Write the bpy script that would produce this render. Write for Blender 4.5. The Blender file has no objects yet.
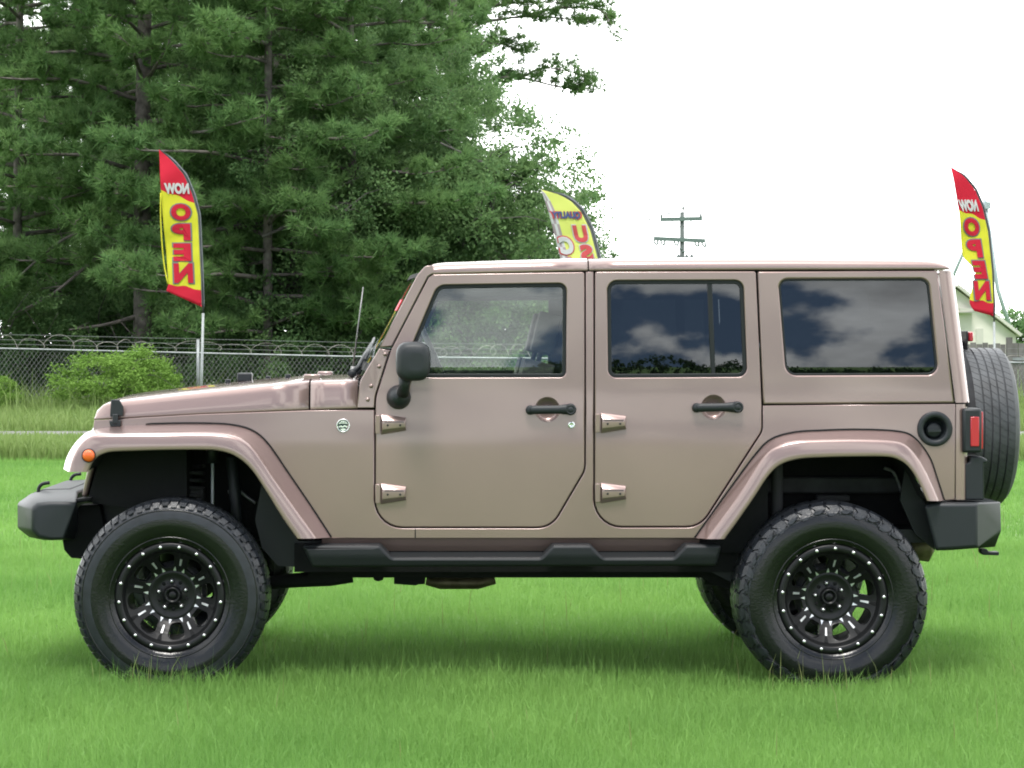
import bpy, bmesh, math, random
import numpy as np
from mathutils import Vector, Matrix

random.seed(7)
RNG = np.random.default_rng(11)
C = bpy.context.scene.collection
SC = bpy.context.scene
R_ = math.radians

# ------------------------------------------------------------------ camera
DC = 11.47          # camera distance from the car's centre line
F = 2370.0          # focal length in pixels
PX, PY = 447.0, 345.0
H = 1.54            # eye height

cam_d = bpy.data.cameras.new('camera')
cam = bpy.data.objects.new('camera', cam_d)
C.objects.link(cam)
cam.location = (0, -DC, H)
cam.rotation_euler = (R_(90), 0, 0)
cam_d.sensor_width = 36
cam_d.lens = F / 1024 * 36
cam_d.shift_x = (512 - PX) / 1024
cam_d.shift_y = -(384 - PY) / 1024
cam_d.clip_start = 0.1
cam_d.clip_end = 6000
SC.camera = cam

# ------------------------------------------------------------------ light
SUN_EL, SUN_STRENGTH, SUN_ANGLE = 62, 2.6, 16
SKY_STRENGTH = 0.1
EXPOSURE = 0.60
CLOUD_OFF = (7.3, 2.2, 0.4)
sun_d = bpy.data.lights.new('sun', 'SUN')
sun_d.energy = SUN_STRENGTH
sun_d.angle = R_(SUN_ANGLE)
sun_d.color = (1.0, 0.96, 0.90)
sun = bpy.data.objects.new('sun', sun_d)
C.objects.link(sun)
sun.rotation_euler = (R_(90 - SUN_EL), 0, R_(-6))
sun.location = (0, -20, 40)

SC.view_settings.view_transform = 'Standard'
SC.view_settings.look = 'None'
SC.view_settings.gamma = 1
SC.view_settings.exposure = EXPOSURE
SC.cycles.max_bounces = 8
SC.cycles.transparent_max_bounces = 16
SC.cycles.use_denoising = True
SC.cycles.filter_width = 1.9

world = bpy.data.worlds.new('World')
SC.world = world
world.use_nodes = True


def world_nodes():
    nt = world.node_tree
    nt.nodes.clear()
    N = nt.nodes.new
    L = nt.links.new
    out = N('ShaderNodeOutputWorld')
    bg = N('ShaderNodeBackground')
    bg.inputs['Strength'].default_value = SKY_STRENGTH
    sky = N('ShaderNodeTexSky')
    sky.sky_type = 'NISHITA'
    sky.sun_disc = False
    sky.sun_elevation = R_(SUN_EL)
    sky.sun_rotation = R_(180 + 6)
    sky.air_density = 1.0
    sky.dust_density = 0.2
    tc = N('ShaderNodeTexCoord')
    sep = N('ShaderNodeSeparateXYZ')
    L(tc.outputs['Generated'], sep.inputs[0])

    def math_(op, a, b=None, clamp=False):
        m = N('ShaderNodeMath')
        m.operation = op
        m.use_clamp = clamp
        for i, v in enumerate((a, b)):
            if v is None:
                continue
            if isinstance(v, (int, float)):
                m.inputs[i].default_value = v
            else:
                L(v, m.inputs[i])
        return m.outputs[0]

    def noise(scale_vec, detail, rough, off=(0, 0, 0)):
        mp = N('ShaderNodeMapping')
        mp.inputs['Scale'].default_value = scale_vec
        mp.inputs['Location'].default_value = off
        L(tc.outputs['Generated'], mp.inputs['Vector'])
        n = N('ShaderNodeTexNoise')
        n.inputs['Scale'].default_value = 1.0
        n.inputs['Detail'].default_value = detail
        n.inputs['Roughness'].default_value = rough
        L(mp.outputs[0], n.inputs['Vector'])
        return n.outputs['Fac']
    fine = noise((19, 19, 38), 8, 0.48, CLOUD_OFF)
    broad = noise((2.6, 2.6, 3.6), 6, 0.55, (1.2, 5.0, 0.3))
    shade = noise((16, 16, 60), 5, 0.55, (7.7, 2.0, 0.9))
    low = math_('SUBTRACT', 1.0, math_('MULTIPLY', math_('ABSOLUTE', sep.outputs[2]), 9.0), True)
    mixn = N('ShaderNodeMix')
    mixn.data_type = 'FLOAT'
    L(low, mixn.inputs[0])
    L(broad, mixn.inputs[2])
    L(fine, mixn.inputs[3])
    # the cloud deck is closed beyond the trees, broken behind the photographer
    bias = math_('MULTIPLY', math_('ADD', sep.outputs[1], 0.35), 0.9)
    bias = math_('MAXIMUM', bias, 0.0)
    m = math_('ADD', mixn.outputs[0], bias)
    ramp = N('ShaderNodeMapRange')
    ramp.interpolation_type = 'SMOOTHSTEP'
    ramp.inputs['From Min'].default_value = 0.445
    ramp.inputs['From Max'].default_value = 0.535
    L(m, ramp.inputs['Value'])
    # cloud brightness: thin bright tops, greyer bellies; the deck beyond is bright
    sh = N('ShaderNodeMapRange')
    sh.inputs['From Min'].default_value = 0.3
    sh.inputs['From Max'].default_value = 0.7
    sh.inputs['To Min'].default_value = 13.0
    sh.inputs['To Max'].default_value = 25.0
    L(shade, sh.inputs['Value'])
    bright = math_('ADD', sh.outputs[0], math_('MULTIPLY', bias, 9.0))
    col = N('ShaderNodeMix')
    col.data_type = 'RGBA'
    cc = N('ShaderNodeVectorMath')
    cc.operation = 'SCALE'
    cc.inputs[0].default_value = (0.985, 1.0, 1.0)
    L(bright, cc.inputs['Scale'])
    L(ramp.outputs[0], col.inputs[0])
    skyb = N('ShaderNodeVectorMath')
    skyb.operation = 'SCALE'
    lift = N('ShaderNodeVectorMath')
    lift.operation = 'ADD'
    lift.inputs[1].default_value = (0, 0, 0.30)
    L(tc.outputs['Generated'], lift.inputs[0])
    nrm = N('ShaderNodeVectorMath')
    nrm.operation = 'NORMALIZE'
    L(lift.outputs[0], nrm.inputs[0])
    L(nrm.outputs[0], sky.inputs['Vector'])
    L(sky.outputs[0], skyb.inputs[0])
    skyb.inputs['Scale'].default_value = 1.0
    L(skyb.outputs[0], col.inputs[6])
    L(cc.outputs[0], col.inputs[7])
    L(col.outputs[2], bg.inputs['Color'])
    L(bg.outputs[0], out.inputs['Surface'])


world_nodes()

# ------------------------------------------------------------------ materials


def new_mat(name):
    m = bpy.data.materials.new(name)
    m.use_nodes = True
    nt = m.node_tree
    return m, nt, nt.nodes['Principled BSDF'], nt.nodes['Material Output']


def mat(name, col, rough=0.5, metal=0.0, coat=0.0, coat_rough=0.05, var=0.0, vscale=20.0, bump=0.0, bscale=200.0, spec=0.5,
        var2=None, emit=None):
    m, nt, p, out = new_mat(name)
    N, L = nt.nodes.new, nt.links.new
    p.inputs['Base Color'].default_value = (*col, 1)
    p.inputs['Roughness'].default_value = rough
    p.inputs['Metallic'].default_value = metal
    p.inputs['Coat Weight'].default_value = coat
    p.inputs['Coat Roughness'].default_value = coat_rough
    p.inputs['Specular IOR Level'].default_value = spec
    tc = N('ShaderNodeTexCoord')
    if var > 0:
        n = N('ShaderNodeTexNoise')
        n.inputs['Scale'].default_value = vscale
        n.inputs['Detail'].default_value = 6
        L(tc.outputs['Object'], n.inputs['Vector'])
        mx = N('ShaderNodeMix')
        mx.data_type = 'RGBA'
        c2 = var2 if var2 else tuple(min(1, c * (1 + var)) for c in col)
        c1 = tuple(c * (1 - var) for c in col)
        mx.inputs[6].default_value = (*c1, 1)
        mx.inputs[7].default_value = (*c2, 1)
        mr = N('ShaderNodeMapRange')
        mr.inputs['From Min'].default_value = 0.3
        mr.inputs['From Max'].default_value = 0.7
        L(n.outputs['Fac'], mr.inputs['Value'])
        L(mr.outputs[0], mx.inputs[0])
        L(mx.outputs[2], p.inputs['Base Color'])
    if bump > 0:
        n = N('ShaderNodeTexNoise')
        n.inputs['Scale'].default_value = bscale
        n.inputs['Detail'].default_value = 3
        L(tc.outputs['Object'], n.inputs['Vector'])
        b = N('ShaderNodeBump')
        b.inputs['Strength'].default_value = bump
        b.inputs['Distance'].default_value = 0.01
        L(n.outputs['Fac'], b.inputs['Height'])
        L(b.outputs[0], p.inputs['Normal'])
    if emit:
        p.inputs['Emission Color'].default_value = (*col, 1)
        p.inputs['Emission Strength'].default_value = emit
    return m


def glass_mat(name, tint, ior):
    m = bpy.data.materials.new(name)
    m.use_nodes = True
    nt = m.node_tree
    nt.nodes.clear()
    N, L = nt.nodes.new, nt.links.new
    out = N('ShaderNodeOutputMaterial')
    tr = N('ShaderNodeBsdfTransparent')
    tr.inputs[0].default_value = (*tint, 1)
    gl = N('ShaderNodeBsdfGlossy')
    gl.inputs['Roughness'].default_value = 0.0
    gl.inputs[0].default_value = (0.95, 0.98, 1.0, 1)
    fr = N('ShaderNodeFresnel')
    fr.inputs['IOR'].default_value = ior
    geo = N('ShaderNodeNewGeometry')
    mx = N('ShaderNodeMixShader')
    # thin pane: only its outer faces mirror, the inner side just passes the light
    sub = N('ShaderNodeMath')
    sub.operation = 'SUBTRACT'
    sub.inputs[0].default_value = 1.0
    L(geo.outputs['Backfacing'], sub.inputs[1])
    mul = N('ShaderNodeMath')
    mul.operation = 'MULTIPLY'
    L(fr.outputs[0], mul.inputs[0])
    L(sub.outputs[0], mul.inputs[1])
    L(mul.outputs[0], mx.inputs[0])
    L(tr.outputs[0], mx.inputs[1])
    L(gl.outputs[0], mx.inputs[2])
    L(mx.outputs[0], out.inputs['Surface'])
    return m


def leaf_mat(name, c1, c2, trans=0.3, rough=0.6, patch=0.25, spec=0.3, isl=0.5):
    """leaves or blades: every island its own shade, broad patches of tone, some light passing through"""
    m = bpy.data.materials.new(name)
    m.use_nodes = True
    nt = m.node_tree
    nt.nodes.clear()
    N, L = nt.nodes.new, nt.links.new
    out = N('ShaderNodeOutputMaterial')
    p = N('ShaderNodeBsdfPrincipled')
    p.inputs['Roughness'].default_value = rough
    p.inputs['Specular IOR Level'].default_value = spec
    t = N('ShaderNodeBsdfTranslucent')
    geo = N('ShaderNodeNewGeometry')
    tc = N('ShaderNodeTexCoord')
    n = N('ShaderNodeTexNoise')
    n.inputs['Scale'].default_value = patch
    n.inputs['Detail'].default_value = 5
    L(tc.outputs['Object'], n.inputs['Vector'])
    mr = N('ShaderNodeMapRange')
    mr.inputs['From Min'].default_value = 0.3
    mr.inputs['From Max'].default_value = 0.7
    L(n.outputs['Fac'], mr.inputs['Value'])
    av = N('ShaderNodeMath')
    av.operation = 'MULTIPLY_ADD'
    av.inputs[1].default_value = isl
    L(geo.outputs['Random Per Island'], av.inputs[0])
    hf = N('ShaderNodeMath')
    hf.operation = 'MULTIPLY'
    hf.inputs[1].default_value = 1.0 - isl
    L(mr.outputs[0], hf.inputs[0])
    L(hf.outputs[0], av.inputs[2])
    mx = N('ShaderNodeMix')
    mx.data_type = 'RGBA'
    mx.inputs[6].default_value = (*c1, 1)
    mx.inputs[7].default_value = (*c2, 1)
    L(av.outputs[0], mx.inputs[0])
    L(mx.outputs[2], p.inputs['Base Color'])
    L(mx.outputs[2], t.inputs['Color'])
    ms = N('ShaderNodeMixShader')
    ms.inputs[0].default_value = trans
    L(p.outputs[0], ms.inputs[1])
    L(t.outputs[0], ms.inputs[2])
    L(ms.outputs[0], out.inputs['Surface'])
    return m


M = {}
M['paint'] = mat('rose tan paint', (0.232, 0.162, 0.149), rough=0.34, metal=0.5, coat=1.0, coat_rough=0.06, var=0.05, vscale=2.2)
M['rod'] = mat('pale damper rod', (0.42, 0.44, 0.46), rough=0.5)
M['grime'] = mat('dusty chassis black', (0.026, 0.027, 0.028), rough=0.8, var=0.5, vscale=9)
M['liner'] = mat('black liner', (0.005, 0.0054, 0.006), rough=0.85, bump=0.2, bscale=60, spec=0.3)
M['plastic'] = mat('black plastic', (0.013, 0.016, 0.019), rough=0.45, spec=0.35, bump=0.10, bscale=400)
M['trim'] = mat('black trim', (0.010, 0.012, 0.014), rough=0.5, spec=0.3)
M['worn'] = mat('worn tread', (0.040, 0.044, 0.050), rough=0.6, var=0.3, vscale=14, bump=0.15, bscale=120)
M['rubber'] = mat('tyre rubber', (0.003, 0.0034, 0.0042), rough=0.22, spec=0.45, var=0.4, vscale=9, bump=0.10, bscale=120)
M['tread'] = mat('tread rubber', (0.010, 0.012, 0.016), rough=0.36, var=0.4, vscale=25, bump=0.2, bscale=150)
M['rimblack'] = mat('satin black rim', (0.006, 0.0063, 0.007), rough=0.38, spec=0.3)
M['silver'] = mat('bright steel', (0.75, 0.76, 0.76), rough=0.25, metal=0.9)
M['milled'] = mat('milled accent', (0.72, 0.74, 0.75), rough=0.35, metal=0.6)
M['steel'] = mat('dull steel', (0.22, 0.22, 0.22), rough=0.5, metal=0.7, var=0.3, vscale=40)
M['exhaust'] = mat('exhaust steel', (0.16, 0.13, 0.09), rough=0.5, metal=0.6, var=0.4, vscale=18)
M['glass_dark'] = glass_mat('dark tinted glass', (0.16, 0.175, 0.185), 1.66)
M['glass'] = glass_mat('lightly tinted glass', (0.955, 0.98, 0.965), 1.5)
M['red'] = mat('red lens', (0.36, 0.010, 0.025), rough=0.15, coat=0.5)
M['amber'] = mat('amber lens', (0.62, 0.10, 0.008), rough=0.25, coat=0.6, bump=0.3, bscale=300)
M['lamp'] = mat('clear lamp', (0.6, 0.62, 0.62), rough=0.1, metal=0.5)
M['seat'] = mat('dark seat cloth', (0.02, 0.02, 0.022), rough=0.8, bump=0.2, bscale=200)
M['badge'] = mat('badge green', (0.012, 0.030, 0.028), rough=0.4)
M['sticker'] = mat('red sticker', (0.5, 0.03, 0.05), rough=0.5)
M['bark'] = mat('pine bark', (0.115, 0.10, 0.092), rough=0.9, var=0.5, vscale=6, bump=0.6, bscale=14)
M['oakbark'] = mat('grey bark', (0.085, 0.08, 0.072), rough=0.9, var=0.45, vscale=5, bump=0.5, bscale=16)
M['needle'] = leaf_mat('pine needles', (0.080, 0.165, 0.062), (0.182, 0.300, 0.102), trans=0.5, patch=0.5, spec=0.1)
M['leaf'] = leaf_mat('oak leaves', (0.082, 0.164, 0.068), (0.198, 0.310, 0.120), trans=0.5, patch=0.45, spec=0.1)
M['shrubleaf'] = leaf_mat('shrub leaves', (0.11, 0.22, 0.035), (0.20, 0.33, 0.07), trans=0.4, patch=1.2, spec=0.15)
M['farleaf'] = leaf_mat('far leaves', (0.03, 0.06, 0.03), (0.055, 0.10, 0.05), trans=0.2, patch=0.1)
M['grass'] = leaf_mat('lawn grass', (0.106, 0.238, 0.050), (0.218, 0.385, 0.092), trans=0.38, patch=0.45, spec=0.25, isl=0.35)
M['rough'] = leaf_mat('roadside grass', (0.12, 0.20, 0.048), (0.23, 0.31, 0.10), trans=0.35, patch=0.35)
M['stalk'] = leaf_mat('seed stalks', (0.13, 0.20, 0.05), (0.22, 0.23, 0.09), trans=0.2, patch=1.0)
M['galv'] = mat('galvanised steel', (0.24, 0.26, 0.26), rough=0.5, metal=0.4, var=0.25, vscale=3)
M['wire'] = mat('weathered wire', (0.17, 0.18, 0.175), rough=0.6, metal=0.1)
M['razor'] = mat('rusty razor wire', (0.34, 0.32, 0.29), rough=0.6, metal=0.2, var=0.35, vscale=3)
def cloth_mat(name, col):
    m, nt, p, out = new_mat(name)
    N, L = nt.nodes.new, nt.links.new
    p.inputs['Base Color'].default_value = (*col, 1)
    p.inputs['Roughness'].default_value = 0.8
    p.inputs['Specular IOR Level'].default_value = 0.2
    t = N('ShaderNodeBsdfTranslucent')
    t.inputs['Color'].default_value = (*col, 1)
    mx = N('ShaderNodeMixShader')
    mx.inputs[0].default_value = 0.3
    L(p.outputs[0], mx.inputs[1])
    L(t.outputs[0], mx.inputs[2])
    L(mx.outputs[0], out.inputs['Surface'])
    return m


M['f_red'] = cloth_mat('flag red', (0.56, 0.022, 0.05))
M['f_yellow'] = cloth_mat('flag yellow', (0.62, 0.60, 0.05))
M['f_pale'] = cloth_mat('faded flag yellow', (0.66, 0.70, 0.20))
M['f_pinkred'] = cloth_mat('faded flag red', (0.60, 0.10, 0.11))
M['f_white'] = cloth_mat('flag white', (0.6, 0.6, 0.62))
M['f_grey'] = cloth_mat('flag sleeve grey', (0.20, 0.21, 0.23))
M['f_blue'] = cloth_mat('flag dark blue', (0.10, 0.13, 0.30))
M['f_mauve'] = cloth_mat('flag faded check', (0.40, 0.33, 0.36))
M['wood'] = mat('grey weathered wood', (0.13, 0.125, 0.115), rough=0.85, var=0.35, vscale=2.5)
M['polewood'] = mat('creosoted pole', (0.085, 0.10, 0.095), rough=0.85, var=0.2, vscale=4)
M['armwood'] = mat('weathered crossarm', (0.10, 0.135, 0.13), rough=0.8)
M['concrete'] = mat('stained concrete', (0.60, 0.58, 0.52), rough=0.85, var=0.18, vscale=0.6)
M['roofmetal'] = mat('pale roof metal', (0.48, 0.47, 0.42), rough=0.6, var=0.12, vscale=0.5)
M['bluesteel'] = mat('blue-grey pipe', (0.30, 0.36, 0.38), rough=0.5, metal=0.2)
M['yellowsteel'] = mat('yellow rail paint', (0.62, 0.46, 0.07), rough=0.6)

# ------------------------------------------------------------------ object helpers


def tag(o, label=None, cat=None, group=None, kind=None):
    if label:
        o['label'] = label
    if cat:
        o['category'] = cat
    if group:
        o['group'] = group
    if kind:
        o['kind'] = kind
    return o


def empty(name, loc, parent=None):
    o = bpy.data.objects.new(name, None)
    o.empty_display_size = 0.2
    C.objects.link(o)
    o.location = loc
    if parent is not None:
        adopt(o, parent)
    return o


def world_loc(o):
    v = Vector((0, 0, 0))
    while o is not None:
        v += o.location
        o = o.parent
    return v


def adopt(o, parent):
    """parent an object whose coordinates are world coordinates"""
    o.location = Vector(o.location) - world_loc(parent)
    o.parent = parent


class MB:
    def __init__(self):
        self.v, self.f, self.mi, self.sm = [], [], [], []

    def add(self, vs, fs, mi=0, smooth=False):
        n = len(self.v)
        self.v.extend(tuple(p) for p in vs)
        for f in fs:
            self.f.append(tuple(i + n for i in f))
            self.mi.append(mi)
            self.sm.append(smooth)
        return self

    def box(self, x0, x1, y0, y1, z0, z1, mi=0, mtx=None):
        vs = [Vector((x, y, z)) for x in (x0, x1) for y in (y0, y1) for z in (z0, z1)]
        if mtx is not None:
            vs = [mtx @ p for p in vs]
        fs = [(0, 1, 3, 2), (4, 6, 7, 5), (0, 4, 5, 1), (2, 3, 7, 6), (0, 2, 6, 4), (1, 5, 7, 3)]
        return self.add(vs, fs, mi)

    def tube(self, pts, r, n=8, mi=0, smooth=True, cap=True):
        pts = [Vector(p) for p in pts]
        k = len(pts)
        rs = [r] * k if isinstance(r, (int, float)) else list(r)
        vs, fs = [], []
        ref = None
        for i, p in enumerate(pts):
            t = (pts[min(i + 1, k - 1)] - pts[max(i - 1, 0)])
            if t.length < 1e-9:
                t = Vector((0, 0, 1))
            t.normalize()
            if ref is None:
                ref = t.orthogonal().normalized()
            ref = (ref - t * ref.dot(t))
            if ref.length < 1e-6:
                ref = t.orthogonal()
            ref.normalize()
            b = t.cross(ref)
            for j in range(n):
                a = 2 * math.pi * j / n
                vs.append(p + (ref * math.cos(a) + b * math.sin(a)) * rs[i])
        for i in range(k - 1):
            for j in range(n):
                j2 = (j + 1) % n
                fs.append((i * n + j, i * n + j2, (i + 1) * n + j2, (i + 1) * n + j))
        self.add(vs, fs, mi, smooth)
        if cap:
            base = len(self.v) - k * n
            self.f.append(tuple(base + j for j in reversed(range(n))))
            self.mi.append(mi)
            self.sm.append(False)
            self.f.append(tuple(base + (k - 1) * n + j for j in range(n)))
            self.mi.append(mi)
            self.sm.append(False)
        return self

    def loft(self, rails, mi=0, smooth=True, closed=False):
        k = len(rails[0])
        vs = [p for r in rails for p in r]
        fs = []
        m = len(rails)
        for a in range(m if closed else m - 1):
            b = (a + 1) % m
            for i in range(k - 1):
                fs.append((a * k + i, a * k + i + 1, b * k + i + 1, b * k + i))
        return self.add(vs, fs, mi, smooth)

    def sections(self, secs, mi=0, smooth=False, caps=True):
        """closed sections (lists of equal length) joined one to the next"""
        k = len(secs[0])
        n0 = len(self.v)
        vs = [p for s in secs for p in s]
        fs = []
        for a in range(len(secs) - 1):
            for i in range(k):
                j = (i + 1) % k
                fs.append((a * k + i, a * k + j, (a + 1) * k + j, (a + 1) * k + i))
        self.add(vs, fs, mi, smooth)
        if caps:
            self.f.append(tuple(n0 + i for i in reversed(range(k))))
            self.mi.append(mi)
            self.sm.append(False)
            self.f.append(tuple(n0 + (len(secs) - 1) * k + i for i in range(k)))
            self.mi.append(mi)
            self.sm.append(False)
        return self

    def lathe(self, prof, n=64, c=(0, 0, 0), mi=0, smooth=True, closed=False):
        """profile of (r, y) turned about the Y axis through c"""
        vs, fs = [], []
        k = len(prof)
        for i in range(n):
            a = 2 * math.pi * i / n
            ca, sa = math.cos(a), math.sin(a)
            for r, y in prof:
                vs.append((c[0] + r * ca, c[1] + y, c[2] + r * sa))
        for i in range(n):
            i2 = (i + 1) % n
            for j in range(k if closed else k - 1):
                j2 = (j + 1) % k
                fs.append((i * k + j, i * k + j2, i2 * k + j2, i2 * k + j))
        return self.add(vs, fs, mi, smooth)

    def merge(self, o, mtx=None):
        vs = o.v if mtx is None else [tuple(mtx @ Vector(p)) for p in o.v]
        n = len(self.v)
        self.v.extend(vs)
        self.f.extend(tuple(i + n for i in f) for f in o.f)
        self.mi.extend(o.mi)
        self.sm.extend(o.sm)
        return self

    def mirrored(self):
        o = MB()
        o.v = [(x, -y, z) for x, y, z in self.v]
        o.f = [tuple(reversed(f)) for f in self.f]
        o.mi, o.sm = list(self.mi), list(self.sm)
        return o

    def islands(self):
        """the connected pieces, each a builder of its own"""
        up = list(range(len(self.v)))

        def find(i):
            while up[i] != i:
                up[i] = up[up[i]]
                i = up[i]
            return i
        for f in self.f:
            a = find(f[0])
            for q in f[1:]:
                up[find(q)] = a
        out = {}
        for f, mi, sm in zip(self.f, self.mi, self.sm):
            out.setdefault(find(f[0]), []).append((f, mi, sm))
        res = []
        for fs in out.values():
            o, mp = MB(), {}
            for f, mi, sm in fs:
                g = []
                for i in f:
                    if i not in mp:
                        mp[i] = len(o.v)
                        o.v.append(self.v[i])
                    g.append(mp[i])
                o.f.append(tuple(g))
                o.mi.append(mi)
                o.sm.append(sm)
            res.append(o)
        return res

    def build_each(self, name, mats, parent=None, **kw):
        return [o.build(name, mats, parent, **kw) for o in self.islands()]

    def build(self, name, mats, parent=None, bevel=0.0, recalc=True, seg=2, weld=False):
        if not isinstance(mats, (list, tuple)):
            mats = [mats]
        org = world_loc(parent) if parent is not None else Vector((0, 0, 0))
        me = bpy.data.meshes.new(name)
        me.from_pydata([(p[0] - org.x, p[1] - org.y, p[2] - org.z) for p in self.v], [], self.f)
        for m in mats:
            me.materials.append(m)
        me.polygons.foreach_set('material_index', self.mi)
        me.polygons.foreach_set('use_smooth', self.sm)
        if recalc or weld:
            bm = bmesh.new()
            bm.from_mesh(me)
            if weld:
                bmesh.ops.remove_doubles(bm, verts=bm.verts, dist=1e-5)
            if recalc:
                bmesh.ops.recalc_face_normals(bm, faces=bm.faces)
            bm.to_mesh(me)
            bm.free()
        me.update()
        o = bpy.data.objects.new(name, me)
        C.objects.link(o)
        if parent is not None:
            o.parent = parent
        if bevel > 0:
            b = o.modifiers.new('bevel', 'BEVEL')
            b.width = bevel
            b.segments = seg
            b.limit_method = 'ANGLE'
            b.angle_limit = R_(35)
            b.harden_normals = False
            for p in me.polygons:
                p.use_smooth = True
            me.set_sharp_from_angle(angle=R_(50))
        return o


def np_mesh(name, V, k, mt, parent=None, loc=(0, 0, 0), smooth=False):
    """a mesh of separate k-gons, V is (n*k, 3)"""
    V = np.ascontiguousarray(V, dtype=np.float32)
    n = len(V) // k
    me = bpy.data.meshes.new(name)
    me.vertices.add(len(V))
    me.vertices.foreach_set('co', V.ravel())
    me.loops.add(n * k)
    me.loops.foreach_set('vertex_index', np.arange(n * k, dtype=np.int32))
    me.polygons.add(n)
    me.polygons.foreach_set('loop_start', np.arange(0, n * k, k, dtype=np.int32))
    me.polygons.foreach_set('loop_total', np.full(n, k, dtype=np.int32))
    me.materials.append(mt)
    me.update(calc_edges=True)
    me.validate()
    o = bpy.data.objects.new(name, me)
    C.objects.link(o)
    o.location = loc
    if parent is not None:
        o.parent = parent
    return o


def P(px, py, Y):
    d = Y + DC
    return Vector(((px - PX) * d / F, Y, H - (py - PY) * d / F))


def spline(pts, n):
    """Catmull-Rom through the points (tuples of any length), n samples"""
    A = np.array([tuple(p) for p in pts], dtype=float)
    d = np.linalg.norm(np.diff(A[:, :3], axis=0), axis=1)
    d = np.maximum(d, 1e-6) ** 0.5
    t = np.concatenate([[0], np.cumsum(d)])
    tt = np.linspace(0, t[-1], n)
    m = np.zeros_like(A)
    for i in range(len(A)):
        a, b = max(i - 1, 0), min(i + 1, len(A) - 1)
        m[i] = (A[b] - A[a]) / (t[b] - t[a])
    out = []
    for x in tt:
        i = min(max(np.searchsorted(t, x) - 1, 0), len(A) - 2)
        h = t[i + 1] - t[i]
        s = (x - t[i]) / h
        out.append((2 * s**3 - 3 * s**2 + 1) * A[i] + (s**3 - 2 * s**2 + s) * h * m[i] + (-2 * s**3 + 3 * s**2) * A[i + 1]
                   + (s**3 - s**2) * h * m[i + 1])
    return [tuple(p) for p in out]


def fillet(pts, seg=7):
    """points (x, y) or (x, y, r): round the corner with radius r"""
    out = []
    n = len(pts)
    for i, p in enumerate(pts):
        if len(p) == 2 or p[2] <= 0:
            out.append((p[0], p[1]))
            continue
        c = Vector((p[0], p[1]))
        a = Vector(pts[i - 1][:2]) - c
        b = Vector(pts[(i + 1) % n][:2]) - c
        la, lb = a.length, b.length
        a.normalize()
        b.normalize()
        ang = a.angle(b)
        t = min(p[2] / math.tan(ang / 2), la * 0.49, lb * 0.49)
        r = t * math.tan(ang / 2)
        cen = c + (a + b).normalized() * (r / math.sin(ang / 2))
        s, e = c + a * t - cen, c + b * t - cen
        a0 = math.atan2(s.y, s.x)
        da = math.atan2(e.y, e.x) - a0
        while da > math.pi:
            da -= 2 * math.pi
        while da < -math.pi:
            da += 2 * math.pi
        for k in range(seg + 1):
            q = a0 + da * k / seg
            out.append((cen.x + r * math.cos(q), cen.y + r * math.sin(q)))
    return out


def text_mesh(body, size=1.0, fat=0.0):
    """flat lettering: verts (x, y) centred on 0 and faces"""
    cu = bpy.data.curves.new('lettering', 'FONT')
    cu.body = body
    cu.size = size
    cu.offset = fat
    cu.align_x = 'CENTER'
    cu.align_y = 'CENTER'
    cu.resolution_u = 4
    o = bpy.data.objects.new('lettering', cu)
    C.objects.link(o)
    dg = bpy.context.evaluated_depsgraph_get()
    me = bpy.data.meshes.new_from_object(o.evaluated_get(dg))
    vs = [(v.co.x, v.co.y) for v in me.vertices]
    fs = [tuple(p.vertices) for p in me.polygons]
    bpy.data.objects.remove(o)
    bpy.data.curves.remove(cu)
    bpy.data.meshes.remove(me)
    xs = [v[0] for v in vs]
    ys = [v[1] for v in vs]
    cx, cy = (min(xs) + max(xs)) / 2, (min(ys) + max(ys)) / 2
    return [(x - cx, y - cy) for x, y in vs], fs, max(xs) - min(xs), max(ys) - min(ys)

# ------------------------------------------------------------------ ground
def sheet(name, x0, x1, y0, y1, z, m, nx=1, ny=1):
    mb = MB()
    mb.add([(x0, y0, z), (x1, y0, z), (x1, y1, z), (x0, y1, z)], [(0, 1, 2, 3)])
    o = mb.build(name, m, recalc=False)
    return tag(o, kind='structure')


M['soil'] = mat('lawn floor', (0.075, 0.165, 0.026), rough=0.95, var=0.35, vscale=6.0, var2=(0.12, 0.23, 0.045))
M['road'] = mat('pale gravel', (0.135, 0.135, 0.13), rough=0.9, var=0.15, vscale=2.0)
sheet('ground', -1500, 1500, -1500, 1500, 0.0, M['soil'])
sheet('road', -300, 300, 28.0, 30.6, 0.012, M['road'])

# ------------------------------------------------------------------ the car
WB = 2.947
XF = (173.0 - PX) * 10.655 / F
XR = XF + WB
CAR_X = (XF + XR) / 2
car = empty('suv', (CAR_X, 0, 0))
tag(car, 'lifted rose tan four door off-road suv with black wheels parked on the lawn', 'suv')

_zs = np.linspace(0.2, 2.2, 401)
_sl = np.interp(_zs, [0.2, 0.62, 0.67, 1.22, 1.30, 1.36, 2.2], [-0.03, -0.03, -0.028, 0.034, 0.034, 0.010, 0.010])
_yy = np.concatenate([[0], np.cumsum((_sl[1:] + _sl[:-1]) / 2 * np.diff(_zs))])
_yy -= np.interp(1.28, _zs, _yy)
XT = (374 - PX) * 10.685 / F


def body_y(X, Z):
    y = -0.785 + float(np.interp(Z, _zs, _yy))
    if X < XT:
        y += (XT - X) * 0.105
    return y


def side(px, py):
    Y = -0.785
    for _ in range(4):
        p = P(px, py, Y)
        Y = body_y(p.x, p.z)
    return P(px, py, Y)


def area(pts):
    return sum(pts[i - 1][0] * pts[i][1] - pts[i][0] * pts[i - 1][1] for i in range(len(pts))) / 2


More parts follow.
